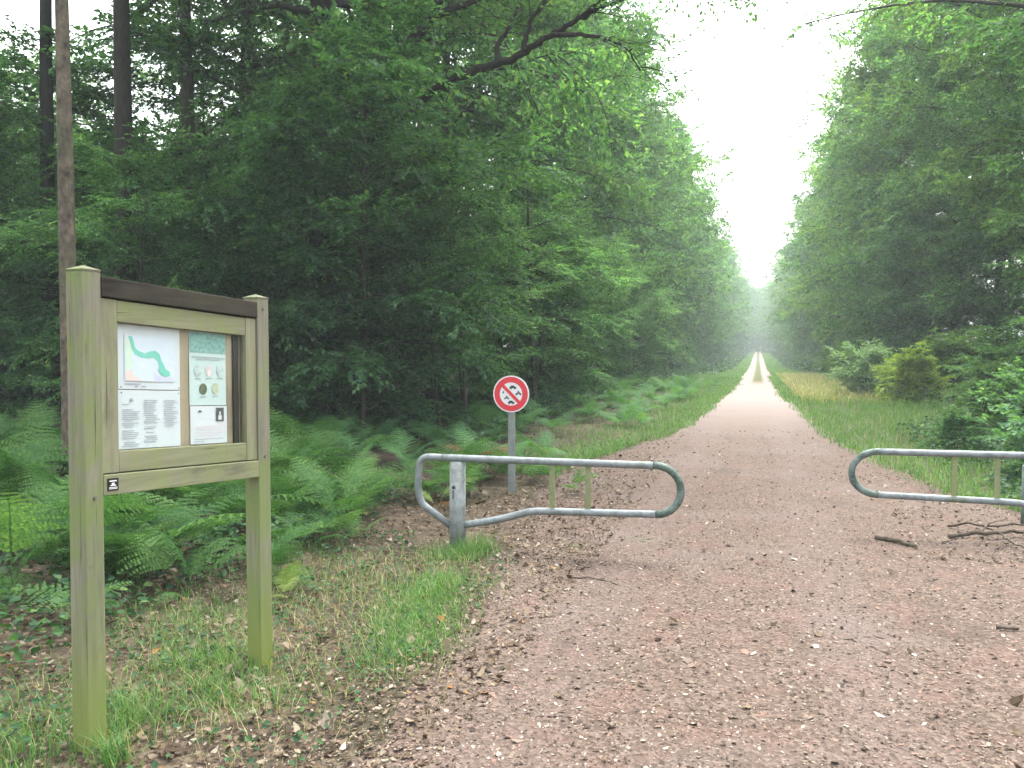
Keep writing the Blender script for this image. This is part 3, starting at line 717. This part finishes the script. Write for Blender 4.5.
# ------------------------------------------------------------------ notice board (local x along the board, local y to the back)
def wood(name, base, dark, algae, algae_amt, axis=2, base_green=0.0):
    m, nt, b = newmat(name)
    s_ = [38, 38, 38]; s_[axis] = 2.2
    v = objco(nt, tuple(s_)); o = objco(nt)
    grain = noise(nt, v, 1.0, 6, .6); blot = noise(nt, o, 3.5, 4, .6); fine = noise(nt, o, 26, 4, .65)
    rp = ramp(nt, [(.25, dark), (.75, base)]); nt.links.new(grain, rp.inputs[0])
    g = math_(nt, 'MULTIPLY', smooth(nt, blot, .36, .64), algae_amt, clamp=True)
    c = mixc(nt, g, rp.outputs[0], algae)
    c = mixc(nt, math_(nt, 'MULTIPLY', smooth(nt, fine, .58, .74), .45), c, dark)
    s2 = [90, 90, 90]; s2[axis] = 1.6
    crack = noise(nt, objco(nt, tuple(s2)), 1.0, 2, .5)
    c = mixc(nt, math_(nt, 'MULTIPLY', smooth(nt, crack, .66, .72), .8), c, tuple(x * .25 for x in dark))
    stain = noise(nt, objco(nt, (4, 4, 1.2) if axis == 2 else (1.2, 4, 4)), 1.3, 5, .6)
    c = mixc(nt, math_(nt, 'MULTIPLY', smooth(nt, stain, .54, .68), .6), c, tuple(x * .55 for x in dark))
    if base_green:   # algae growing up from the soil
        sx = nt.nodes.new('ShaderNodeSeparateXYZ'); nt.links.new(o, sx.inputs[0])
        gr = smooth(nt, math_(nt, 'ADD', sx.outputs[2], math_(nt, 'MULTIPLY', blot, .6)), 1.0, .30)
        c = mixc(nt, math_(nt, 'MULTIPLY', gr, base_green), c, (.15,.19,.04))
    nt.links.new(c, b.inputs['Base Color']); b.inputs['Roughness'].default_value = .85; b.inputs['Specular IOR Level'].default_value = .2
    bump(nt, b, grain, .35, .004)
    return m
M['post'] = wood('weathered_post_wood', (0.2211,0.2112,0.1525), (0.1033,0.0997,0.0790), (0.1426,0.1828,0.0633), .95, 2, .85)
M['capwood'] = wood('mossy_end_grain', (.15,.145,.10), (.06,.058,.045), (.10,.13,.045), .8, 0)
M['frame'] = wood('green_weathered_wood', (0.2452,0.2413,0.1580), (0.1373,0.1337,0.0891), (0.1712,0.2057,0.0766), .7, 0)
M['stile'] = wood('green_weathered_stile', (0.2452,0.2413,0.1580), (0.1373,0.1337,0.0891), (0.1712,0.2057,0.0766), .7, 2)
M['wet'] = wood('dark_wet_wood', (0.0510,0.0408,0.0312), (0.0132,0.0114,0.0096), (0.0600,0.0600,0.0360), .35, 0)
M['ply'] = wood('plywood', (.42,.34,.24), (.32,.25,.175), (.36,.30,.21), .3, 2)
def flat_mat(name, col, rough=.6, spec=.3, metal=0.0, var=.12, scale=12):
    m, nt, b = newmat(name)
    n = noise(nt, objco(nt), scale, 4)
    c = mixc(nt, n, tuple(x * (1 - var) for x in col), tuple(min(1, x * (1 + var)) for x in col))
    nt.links.new(c, b.inputs['Base Color']); b.inputs['Roughness'].default_value = rough
    b.inputs['Specular IOR Level'].default_value = spec; b.inputs['Metallic'].default_value = metal
    return m
M['paper'] = flat_mat('white_paper', (.62, .64, .67), .6, .3, var=.03, scale=5) #(0.7840,0.8064,0.8288), .6, .3, var=.03, scale=5)
M['ink'] = flat_mat('grey_print', (.36,.37,.42), .6)
M['inkdark'] = flat_mat('black_print', (.03,.03,.035), .5)
M['mapbg'] = flat_mat('map_ground_tint', (.62,.66,.74), .6, var=.06, scale=30)
M['mapgreen'] = flat_mat('map_wood_green', (.20,.55,.45), .6)
M['mappink'] = flat_mat('map_pink', (.74,.58,.55), .6, var=.1, scale=40)
M['mapyellow'] = flat_mat('map_pale_green', (.60,.70,.58), .6, var=.08, scale=30)
M['maplilac'] = flat_mat('map_lilac', (.60,.58,.74), .6, var=.1, scale=30)
M['teal'] = flat_mat('teal_print_reflections', (.22,.40,.36), .6, var=.75, scale=55)  # teal print; its strong mottle puts broken reflections into the colour
M['mint'] = flat_mat('pale_mint_print', (0.5270,0.6290,0.6120), .6, var=.03)
M['pinkline'] = flat_mat('pink_print', (.72,.52,.58), .6)
M['black'] = flat_mat('black_plastic', (.012,.012,.013), .4)
M['steel'] = flat_mat('steel_screw', (.25,.25,.25), .4, metal=1.0)
M['dark'] = flat_mat('dark_rubber', (.03,.027,.024), .7)
m, nt, b = newmat('clear_pane')
nt.nodes.remove(b)
tr = nt.nodes.new('ShaderNodeBsdfTransparent'); tr.inputs[0].default_value = (.96, .98, .97, 1)
gl = nt.nodes.new('ShaderNodeBsdfGlossy'); gl.inputs['Roughness'].default_value = .015
fr = nt.nodes.new('ShaderNodeFresnel'); fr.inputs[0].default_value = 1.5
mx = nt.nodes.new('ShaderNodeMixShader')
gb = nt.nodes.new('ShaderNodeNewGeometry')
nt.links.new(math_(nt, 'MULTIPLY', fr.outputs[0], math_(nt, 'SUBTRACT', 1.0, gb.outputs['Backfacing'])), mx.inputs[0]); nt.links.new(tr.outputs[0], mx.inputs[1]); nt.links.new(gl.outputs[0], mx.inputs[2])
nt.links.new(mx.outputs[0], nt.nodes['Material Output'].inputs[0])
M['glass'] = m

BO = (-2.565, 2.675); BA = math.atan2(.9939, .1105)
bz = H1(*BO)
def warp(bm, tilt=True):
    for v in bm.verts:
        x, y, z = v.co
        if tilt: z = z - .058 * (x - .1)
        v.co = (x, y + .018 * (1 - z / 1.9) * (1 - x), z)
def board_part(name, boxes, mat, parent, bev=.003, tilt=True):
    bm = bmesh.new()
    for bx in boxes: box_bm(bm, *bx, bev)
    warp(bm, tilt)
    return link(name, bm_mesh(name, bm, mat), parent)
board = tag(empty('notice_board', (BO[0], BO[1], 0), BA), 'weathered green wooden notice board with a glazed case standing left of the path', 'notice board')
for x0, x1, zt in ((0, .088, 1.965), (1.03, 1.118, 1.912)):
    p = board_part('post', [(x0, x1, 0, .092, -.3, zt)], M['post'], board, .006, False)
    bm = bmesh.new()
    e = .0012
    vs = [bm.verts.new(q) for q in ((x0-e, -e, zt), (x1+e, -e, zt), (x1+e, .092+e, zt), (x0-e, .092+e, zt), (x0-e, -e, zt+.008), (x1+e, -e, zt+.008), (x1+e, .092+e, zt+.008), (x0-e, .092+e, zt+.008), ((x0+x1)/2, .046, zt+.026))]
    for q in ((0,3,2,1),(0,1,5,4),(1,2,6,5),(2,3,7,6),(3,0,4,7),(4,5,8),(5,6,8),(6,7,8),(7,4,8)): bm.faces.new([vs[i] for i in q])
    warp(bm, False)
    link('cap', bm_mesh('cap', bm, M['capwood']), p)
    for zz in ((1.86, 1.10) if x0 > .5 else (1.05,)):
        bm = bmesh.new()
        bmesh.ops.create_cone(bm, cap_ends=True, segments=12, radius1=.008, radius2=.007, depth=.008, matrix=Matrix.Translation(((x0+x1)/2, -.003, zz)) @ Matrix.Rotation(math.pi/2, 4, 'X'))
        warp(bm, False)
        link('screw', bm_mesh('screw', bm, M['steel']), p)
board_part('header_beam', [(.089, 1.029, -.004, .088, 1.868, 1.948)], M['wet'], board, .004)
board_part('stile', [(.090, .174, .010, .046, 1.142, 1.862)], M['stile'], board)
board_part('stile', [(.955, 1.028, .010, .046, 1.142, 1.862)], M['stile'], board)
board_part('rail', [(.176, .953, .012, .046, 1.772, 1.861)], M['frame'], board)
board_part('rail', [(.176, .953, .012, .046, 1.143, 1.231)], M['frame'], board)
board_part('lower_beam', [(.089, 1.029, -.001, .070, 1.052, 1.137)], M['frame'], board, .004)
board_part('back_panel', [(.092, 1.027,   .058, .070, 1.142, 1.862)], M['ply'], board, .001)
board_part('side_strip', [(.905, .940, .047, .0575, 1.144, 1.86), (.092, .165, .047, .0575, 1.144, 1.86)], M['dark'], board, .001)
board_part('glass_pane', [(.171, .958, .026, .030, 1.226, 1.777)], M['glass'], board, 0)
stk = board_part('sticker', [(.104, .158, -.0035, -.0015, 1.070, 1.122)], M['black'], board, 0)
M['white'] = flat_mat('white_print', (.6,.6,.6), .5)
board_part('symbol', [(.113,.149,-.0045,-.0036,1.108,1.113),(.124,.138,-.0045,-.0036,1.094,1.103),(.117,.145,-.0045,-.0036,1.090,1.0938),(.111,.151,-.0045,-.0036,1.082,1.085),(.111,.151,-.0045,-.0036,1.077,1.080)], M['white'], stk, 0)

# notices pinned behind the glass: things of their own, built in the board's local frame
def sheet(name, u0, u1, z0, z1, y, mat, label, cat):
    root = empty(name, (BO[0], BO[1], 0), BA)
    bm = bmesh.new()
    nxs = 10
    us = np.linspace(u0, u1, nxs); 
    grid = []
    for yy in (y, y + .0008):
        for a in us:
            w = .0012 * math.sin(a * 23)
            grid.append([bm.verts.new((a, yy + w, z0)), bm.verts.new((a, yy + w, z1))])
    for k in range(nxs - 1):
        bm.faces.new([grid[k][0], grid[k+1][0], grid[k+1][1], grid[k][1]])
        a = nxs + k
        bm.faces.new([grid[a][1], grid[a+1][1], grid[a+1][0], grid[a][0]])
        bm.faces.new([grid[k][1], grid[k+1][1], grid[a+1][1], grid[a][1]])
        bm.faces.new([grid[k][0], grid[a][0], grid[a+1][0], grid[k+1][0]])
    bm.faces.new([grid[0][0], grid[0][1], grid[nxs][1], grid[nxs][0]])
    bm.faces.new([grid[nxs-1][0], grid[2*nxs-1][0], grid[2*nxs-1][1], grid[nxs-1][1]])
    warp(bm)
    link('paper', bm_mesh('paper', bm, mat, False), root)
    return tag(root, label, cat)
def print_poly(name, pts, y, mat, parent):
    bm = bmesh.new()
    a = [bm.verts.new((p[0], y + .0012 * math.sin(p[0] * 23), p[1])) for p in pts]
    bm.faces.new(a)
    r_ = bmesh.ops.extrude_face_region(bm, geom=list(bm.faces))
    for g in r_['geom']:
        if isinstance(g, bmesh.types.BMVert): g.co.y += .0006
    bmesh.ops.triangulate(bm, faces=list(bm.faces))
    warp(bm)
    return link(name, bm_mesh(name, bm, mat), parent)
def print_rects(name, rects, y, mat, parent):
    bm = bmesh.new()
    for (a, b_, c_, d_) in rects:
        w = .0012 * math.sin((a + b_) * 11.5)
        box_bm(bm, a, b_, y + w, y + w + .0006, c_, d_)
    warp(bm)
    return link(name, bm_mesh(name, bm, mat), parent)
def rect(a, b_, c_, d_): return [(a, c_), (b_, c_), (b_, d_), (a, d_)]
def text_lines(u0, u1, z1, n, pitch, th, rng=random):
    out = []
    for k in range(n):
        if rng.random() < .12: continue
        out.append((u0 + (rng.random() < .15) * .01, u0 + (u1 - u0) * rng.uniform(.55, 1), z1 - k * pitch - th, z1 - k * pitch))
    return out
YP = .053
s1 = sheet('map_poster', .212, .558, 1.492, 1.769, YP, M['paper'], 'map sheet with a green strip of woodland, top left in the glazed case', 'map')
def mp(px, py):   # traced in a crop of the case
    return (.243 + (px - 258) / 155 * .277, 1.723 - (py - 260) / 135 * .196 + .0)
print_poly('map_area', rect(.243, .522, 1.527, 1.725), YP - .0035, M['mapbg'], s1)
print_poly('map_tint', [mp(*q) for q in ((262,366),(300,356),(335,364),(336,393),(262,394))], YP - .0045, M['mappink'], s1)
print_poly('map_tint', [mp(*q) for q in ((262,268),(274,268),(286,310),(318,330),(300,352),(262,362))], YP - .0045, M['mapyellow'], s1)
print_poly('map_tint', [mp(*q) for q in ((340,362),(372,382),(408,380),(410,392),(340,393))], YP - .0045, M['maplilac'], s1)
print_poly('woodland_strip', [mp(*q) for q in ((270,262),(281,262),(286,278),(290,295),(300,304),(320,310),(336,303),(352,300),(365,310),(370,328),(378,342),(384,356),(396,362),(398,374),(384,380),(370,374),(360,360),(364,346),(358,330),(346,322),(330,326),(308,324),(290,316),(280,300),(276,280))], YP - .0055, M['mapgreen'], s1)
print_rects('caption', [(.245,.33,1.512,1.517),(.30,.315,1.502,1.507),(.335,.36,1.503,1.507)], YP - .0035, M['ink'], s1)
print_rects('pin', [(.222,.227,1.498,1.503),(.545,.550,1.498,1.503)], YP - .0035, M['inkdark'], s1)
s2 = sheet('text_notice', .210, .556, 1.234, 1.488, YP - .001, M['paper'], 'white notice printed in three grey columns below the map', 'notice')
print_rects('emblem', [(.268,.288,1.438,1.446),(.272,.284,1.447,1.452)], YP - .0045, M['ink'], s2)
print_rects('heading', [(.226,.265,1.425,1.428)], YP - .0045, M['ink'], s2)
for (a, b_, z_, n_) in ((.228,.322,1.405,20), (.345,.435,1.445,23), (.455,.545,1.445,15)):
    print_rects('text_column', text_lines(a, b_, z_, n_, .0083, .0028), YP - .0045, M['ink'], s2)
print_rects('pin', [(.222,.227,1.474,1.479),(.542,.547,1.474,1.479)], YP - .0045, M['inkdark'], s2)
s3 = sheet('wildlife_poster', .617, .857, 1.421, 1.769, YP, M['mint'], 'pale mint poster with round pictures and a teal top, right side of the case', 'poster')
print_poly('top_picture', rect(.621, .853, 1.672, 1.766), YP - .0035, M['teal'], s3)
print_rects('heading', [(.63,.845,1.648,1.653),(.66,.81,1.638,1.641)], YP - .0035, M['ink'], s3)
for cu, cz, mt in ((.667,1.585,'ink'),(.739,1.588,'pinkline'),(.813,1.590,'ink'),(.70,1.499,'teal'),(.78,1.502,'mapyellow')):
    pts = [(cu + .024 * math.cos(k * math.pi / 9), cz + .027 * math.sin(k * math.pi / 9)) for k in range(18)]
    pc = print_poly('round_picture', pts, YP - .0035, flat_mat('picture_' + str(cu), {'ink':(.50,.56,.56),'pinkline':(.66,.55,.56),'teal':(.12,.14,.09),'mapyellow':(.48,.50,.36)}[mt], .6, var=.5, scale=70), s3)
    print_rects('caption', [(cu - .02, cu + .02, cz - .040, cz - .036)], YP - .0035, M['ink'], s3)
s4 = sheet('photo_notice', .619, .860, 1.236, 1.417, YP - .001, M['paper'], 'white sheet with a small black and white photo, below the mint poster', 'notice')
print_rects('emblem', [(.663,.690,1.388,1.391),(.668,.685,1.3915,1.394),(.673,.679,1.3945,1.398)], YP - .0045, M['inkdark'], s4)
print_poly('photo', rect(.781, .835, 1.343, 1.409), YP - .0045, flat_mat('photo_print', (.10,.11,.11), .5, var=.9, scale=60), s4)
print_rects('photo_figure', [(.796,.818,1.35,1.372),(.802,.812,1.373,1.39)], YP - .0055, M['white'], s4)
print_rects('text_column', [(.65,.845,1.318,1.3205),(.655,.80,1.304,1.3065),(.645,.85,1.29,1.2925),(.66,.79,1.276,1.2785)], YP - .0045, M['pinkline'], s4)
print_rects('text_column', [(.64,.83,1.258,1.2605),(.64,.70,1.247,1.2495)], YP - .0045, M['ink'], s4)

# ------------------------------------------------------------------ barriers
def steel_mat(name, base, dark, moss, lo, hi):
    m, nt, b = newmat(name)
    o = objco(nt)
    n1 = noise(nt, o, 13, 6, .7); n2 = noise(nt, o, 2.2, 4); n3 = noise(nt, o, 60, 3)
    rp = ramp(nt, [(.38, dark), (.58, base)]); nt.links.new(n1, rp.inputs[0])
    c = mixc(nt, math_(nt, 'MULTIPLY', smooth(nt, n2, lo, hi), .8), rp.outputs[0], moss)
    c = mixc(nt, math_(nt, 'MULTIPLY', smooth(nt, n3, .6, .7), .3), c, (.32,.34,.31))
    nt.links.new(c, b.inputs['Base Color']); b.inputs['Roughness'].default_value = .6
    b.inputs['Metallic'].default_value = .25; b.inputs['Specular IOR Level'].default_value = .35
    bump(nt, b, n1, .15, .004)
    return m
M['galv'] = steel_mat('galvanised_steel', (0.1968,0.2173,0.2255), (0.1230,0.1435,0.1435), (0.0984,0.1230,0.0738), .55, .72)
M['galvpost'] = steel_mat('galvanised_post', (0.1804,0.2009,0.1968), (0.0984,0.1107,0.1066), (0.0902,0.1066,0.0738), .5, .7)
M['mossy'] = steel_mat('moss_coated_steel', (.13,.165,.15), (.035,.06,.05), (.04,.07,.05), .42, .6)
M['algae'] = steel_mat('algae_coated_flat_bar', (.20,.22,.11), (.14,.165,.08), (.17,.20,.07), .45, .65)
def arc(cx, cz, r_, a0, a1, n):
    return [(cx + r_ * math.cos(rad(a0 + (a1 - a0) * k / n)), cz + r_ * math.sin(rad(a0 + (a1 - a0) * k / n))) for k in range(n + 1)]
def tube_obj(name, pts, r_, mat, parent, sides=16, cap=True):
    pts = np.array(pts, float)[None]
    v, f = tubes(pts, [r_], [r_], sides, refv=(0, 1, 0))
    fs = [f]
    if cap:
        nn = len(v); fs = [f, np.array([list(range(sides - 1, -1, -1)), list(range(nn - sides, nn))])]
    return link(name, mesh_np(name, v, fs, True, mat), parent)
def barrier(loc, rz, mirror, scale, label):
    """local x runs along the arm; the tip is on +x (mirrored: on -x); origin at the foot of the post"""
    root = empty('barrier', loc, rz)
    tag(root, label, 'barrier')
    sgn = -1 if mirror else 1
    to3 = lambda pts: [(sgn * p[0] * scale, 0, p[1]) for p in pts]
    r_ = .0295
    bm = bmesh.new()
    bmesh.ops.create_cone(bm, cap_ends=True, segments=24, radius1=.069, radius2=.066, depth=1.02, matrix=Matrix.Translation((0, 0, .215)))
    es = [e for e in bm.edges if len(e.link_faces) == 2 and all(v.co.z > .7 for v in e.verts)]
    bmesh.ops.bevel(bm, geom=es, offset=.008, segments=2, affect='EDGES')
    me = bm_mesh('post', bm, M['galvpost'], True)
    post = link('post', me, root)
    bm = bmesh.new()
    bmesh.ops.create_cone(bm, cap_ends=True, segments=14, radius1=.015, radius2=.012, depth=.02, matrix=Matrix.Translation((-.01, -.072, .52)) @ Matrix.Rotation(math.pi/2, 4, 'X'))
    bmesh.ops.create_cone(bm, cap_ends=True, segments=10, radius1=.004, radius2=.004, depth=.07, matrix=Matrix.Translation((-.016, -.068, .46)))
    link('lock_stud', bm_mesh('lock_stud', bm, M['dark'], True), post)
    # arm, straight tube lengths
    top = to3(dense([(1.60, .751), (-.13, .752)]))
    bot = to3(dense(rounded([(.055, .200), (.36, .262), (.63, .346), (.80, .352), (1.62, .372)], .12)))
    loop = to3(rounded([(-.13, .752), (-.335, .755), (-.352, .46), (-.315, .355), (-.055, .185)], .15, 8))
    tip = to3([(1.60, .751)] + [(1.62 + .19 * math.sin(rad(a)), .5615 + .19 * math.cos(rad(a))) for a in range(0, 181, 12)])
    tube_obj('arm_tube', top, r_, M['galv'], root)
    tube_obj('arm_tube', bot, r_, M['galv'], root)
    o = tube_obj('arm_loop', loop, r_ * .99, M['galv'], root); o['label'] = 'tube end bent back round the post, streaked with green algae'
    o = tube_obj('arm_tip', tip, r_ * 1.01, M['mossy'], root); o['label'] = 'rounded tip of the arm, dark with moss'
    for xx in (.80, 1.09):
        bm = bmesh.new()
        zb = .352 + (xx - .8) / .82 * .02
        box_bm(bm, sgn * xx * scale - .022, sgn * xx * scale + .022, -.004, .004, zb + r_ * .6, .751 - r_ * .6, .001)
        link('flat_bar', bm_mesh('flat_bar', bm, M['algae']), root)
    return root
barrier((-2.365, 6.40, H1(-2.365, 6.40)), rad(.8), False, 1.0, 'grey tubular steel swing barrier on its post, left of the path')
barrier((2.88, 7.95, H1(2.88, 7.95)), rad(3.2), True, 1.15, 'grey tubular steel barrier arm reaching in from the right edge')
# short post behind the right barrier
root = empty('bollard', (2.46, 8.85, H1(2.46, 8.85)))
bm = bmesh.new(); bmesh.ops.create_cone(bm, cap_ends=True, segments=18, radius1=.06, radius2=.055, depth=.9, matrix=Matrix.Translation((0, 0, .12)))
bmesh.ops.bevel(bm, geom=[e for e in bm.edges if all(v.co.z > .5 for v in e.verts)], offset=.012, segments=2, affect='EDGES')
link('shaft', bm_mesh('shaft', bm, M['mossy'], True), root)
tag(root, 'short grey post standing behind the right barrier arm', 'post')

# ------------------------------------------------------------------ round sign
M['signwhite'] = flat_mat('sign_white', (.55,.56,.56), .45, .4, var=.03)
M['signred'] = flat_mat('sign_red', (.46,.025,.035), .4, .4, var=.06)
M['signink'] = flat_mat('sign_dark_print', (.02,.045,.05), .45)
M['signpost'] = steel_mat('grey_sign_post', (0.1804,0.2009,0.1927), (0.1394,0.1558,0.1476), (0.1066,0.1312,0.0902), .55, .7)
sign = tag(empty('prohibition_sign', (-2.735, 9.2, H1(-2.735, 9.2)), rad(3)), 'round red and white no vehicles sign on a grey post among the ferns', 'sign')
bm = bmesh.new(); box_bm(bm, -.04, .04, 0, .04, -.3, 1.28, .006); link('post', bm_mesh('post', bm, M['signpost']), sign)
def disc(name, r0, r1, y0, y1, mat, parent):
    bm = bmesh.new(); n = 64
    rings = []
    for y_ in (y0, y1):
        for r_ in ((r0, r1) if r1 else (r0,)):
            rings.append([bm.verts.new((r_ * math.cos(k * 2 * math.pi / n), y_, 1.15 + r_ * math.sin(k * 2 * math.pi / n))) for k in range(n)])
    def band(a, b_):
        for k in range(n): bm.faces.new([a[k], a[(k+1) % n], b_[(k+1) % n], b_[k]])
    if r1: band(rings[0], rings[1]); band(rings[2], rings[3]); band(rings[0], rings[2]); band(rings[1], rings[3])
    else: bm.faces.new(rings[0]); bm.faces.new(rings[1][::-1]); band(rings[0], rings[1])
    return link(name, bm_mesh(name, bm, mat), parent)
plate = disc('plate', .213, None, -.014, -.002, M['signwhite'], sign)
disc('red_ring', .199, .134, -.0165, -.0135, M['signred'], plate)
bm = bmesh.new(); box_bm(bm, -.145, .145, -.0195, -.0135, -.019, .019)
bmesh.ops.rotate(bm, verts=bm.verts, cent=(0,0,0), matrix=Matrix.Rotation(rad(45), 3, 'Y'))
bmesh.ops.translate(bm, verts=bm.verts, vec=(0, 0, 1.15)); link('red_bar', bm_mesh('red_bar', bm, M['signred']), plate)
def picto(polys, cx, cz, s):
    bm = bmesh.new()
    for pts in polys:
        f = bm.faces.new([bm.verts.new((cx + p[0] * s, -.0175, 1.15 + cz + p[1] * s)) for p in pts])
    r_ = bmesh.ops.extrude_face_region(bm, geom=list(bm.faces))
    for g in r_['geom']:
        if isinstance(g, bmesh.types.BMVert): g.co.y += .003
    bmesh.ops.triangulate(bm, faces=list(bm.faces))
    o = link('pictogram', bm_mesh('pictogram', bm, M['signink']), plate); return o
circ = lambda x, z, r_: [(x + r_ * math.cos(k * math.pi / 6), z + r_ * math.sin(k * math.pi / 6)) for k in range(12)]
car = [[(-1,-.25),(1,-.25),(1,.08),(.55,.15),(.3,.5),(-.5,.5),(-.75,.12),(-1,.08)], circ(-.55,-.3,.26), circ(.55,-.3,.26)]
moto = [circ(-.65,-.25,.33), circ(.65,-.25,.33), [(-.6,-.1),(.1,-.15),(.5,-.1),(.45,.35),(.6,.55),(.35,.6),(.2,.3),(-.2,.2),(-.6,.25)], [(-.3,.25),(0,.3),(.15,.75),(-.1,.9),(-.3,.7)]]
picto(car, .022, .078, .042); picto(moto, .088, .008, .036); picto(moto, -.052, -.045, .030); picto(car, .002, -.096, .040)
picto([[(-.5,-.6),(.5,-.6),(.3,.6),(-.2,.7)]], -.092, .02, .020)

# ------------------------------------------------------------------ fallen wood
def stick(name, paths, label, cat, mat):
    """paths: list of (points xy + lift, r0, r1); the first is the main stem, the rest side twigs"""
    x0, y0 = paths[0][0][0][:2]
    root = empty(name, (x0, y0, H1(x0, y0)))
    for k, (pts, r0, r1) in enumerate(paths):
        q = np.array(dense([(p[0], p[1], H1(p[0], p[1]) + r0 * .8 + p[2] + .01) for p in pts], .05))
        q += R.normal(0, .006, q.shape); q -= np.array([x0, y0, H1(x0, y0)])
        v, f = tubes(q[None], [r0], [r1], 8)
        n_ = len(v); link('stem' if k == 0 else 'twig', mesh_np('stem', v, [f, np.array([list(range(7, -1, -1)), list(range(n_ - 8, n_))])], True, mat), root)
    return tag(root, label, cat)
stick('fallen_stick', [([(1.0,7.78,0),(1.12,7.68,0),(1.28,7.52,0)], .023, .017)], 'short thick stick lying on the path below the right barrier', 'stick', M['twig'])
stick('fallen_branch', [([(1.60,7.92,0),(1.78,7.98,.03),(1.96,7.95,.05),(2.15,8.1,.04),(2.45,8.05,.03),(2.9,8.3,0)], .020, .008),
    ([(1.70,8.42,.01),(1.84,8.36,.06),(1.93,8.18,.07),(2.0,7.96,.05),(2.02,7.66,.03),(2.16,7.32,0)], .012, .004), ([(1.96,8.2,.06),(2.2,8.34,.05),(2.5,8.3,.07),(2.8,8.5,0)], .011, .004),
    ([(1.86,7.97,.04),(1.95,8.12,.10),(2.12,8.2,.13)], .009, .003), ([(2.15,8.1,.04),(2.32,7.88,.06),(2.6,7.86,.03)], .010, .004), ([(2.0,7.7,.03),(1.86,7.5,.01),(1.8,7.36,0)], .006, .002), ([(2.4,8.06,.04),(2.55,8.6,.06),(2.7,8.9,0)], .009, .003)],
    'forked dead branch lying under the right barrier at the picture edge', 'branch', M['twig'])
stick('fallen_stick', [([(1.36,5.42,0),(1.48,5.42,0)], .012, .009)], 'small dark stick on the bare path well below the right barrier', 'stick', M['twig'])
stick('fallen_twig', [([(.42,5.02,0),(.62,4.9,0),(.7,4.82,0)], .004, .003)], 'thin bent twig lying on the middle of the path', 'twig', M['twig'])
stick('fallen_twig', [([(-1.35,5.75,0),(-1.1,5.8,0),(-.9,5.72,0)], .006, .004)], 'thin twig lying on the path right of the grass patches', 'twig', M['twig'])

# ------------------------------------------------------------------ air, light, sky, camera
bm = bmesh.new(); box_bm(bm, -160, 160, -48, 480, -3.4, 31)
m = bpy.data.materials.new('haze_air'); m.use_nodes = True; nt = m.node_tree; nt.nodes.clear()
out = nt.nodes.new('ShaderNodeOutputMaterial'); pv = nt.nodes.new('ShaderNodeVolumePrincipled')
pv.inputs['Color'].default_value = (.84, .96, .98, 1); pv.inputs['Density'].default_value = .0013
nt.links.new(pv.outputs[0], out.inputs['Volume'])
hz = link('haze', bm_mesh('haze', bm, m)); tag(hz, 'thin pale morning haze between the trees', 'haze', kind='stuff')

w = bpy.data.worlds.new('World'); sc.world = w; w.use_nodes = True
nt = w.node_tree; bg = nt.nodes['Background']
sky = nt.nodes.new('ShaderNodeTexSky'); sky.sky_type = 'NISHITA'; sky.sun_disc = False
SUN_EL, SUN_AZ = 68, 2
sky.sun_elevation = rad(SUN_EL); sky.sun_rotation = rad(SUN_AZ); sky.dust_density = 6; sky.air_density = 1.5; sky.ozone_density = 1
hs = nt.nodes.new('ShaderNodeHueSaturation'); hs.inputs['Saturation'].default_value = .25
nt.links.new(sky.outputs[0], hs.inputs['Color']); nt.links.new(hs.outputs[0], bg.inputs['Color'])
bg.inputs['Strength'].default_value = .15
sl = bpy.data.lights.new('sun', 'SUN'); sl.energy = .8; sl.angle = rad(18); sl.color = (1, .97, .92)
so = bpy.data.objects.new('sun', sl); C.objects.link(so)
d = Vector((math.sin(rad(SUN_AZ)) * math.cos(rad(SUN_EL)), math.cos(rad(SUN_AZ)) * math.cos(rad(SUN_EL)), math.sin(rad(SUN_EL))))
so.rotation_euler = d.to_track_quat('Z', 'Y').to_euler(); so.location = (0, 0, 40)

cam = bpy.data.cameras.new('camera'); co_ = bpy.data.objects.new('camera', cam); C.objects.link(co_)
cam.sensor_width = 36; cam.lens = 36 * 830 / 1024; cam.clip_end = 2000; cam.clip_start = .05
co_.location = (0, 0, 1.65)
co_.rotation_euler = (rad(90 - 2.3457), 0, rad(16.509))
sc.camera = co_
vs = sc.view_settings
vs.view_transform = 'Standard'; vs.look = 'None'; vs.gamma = 1; vs.use_curve_mapping = False
vs.exposure = 2.55
cy = sc.cycles
cy.use_denoising = True
cy.max_bounces = 9; cy.diffuse_bounces = 5; cy.glossy_bounces = 2; cy.transmission_bounces = 6; cy.transparent_max_bounces = 8; cy.volume_bounces = 1
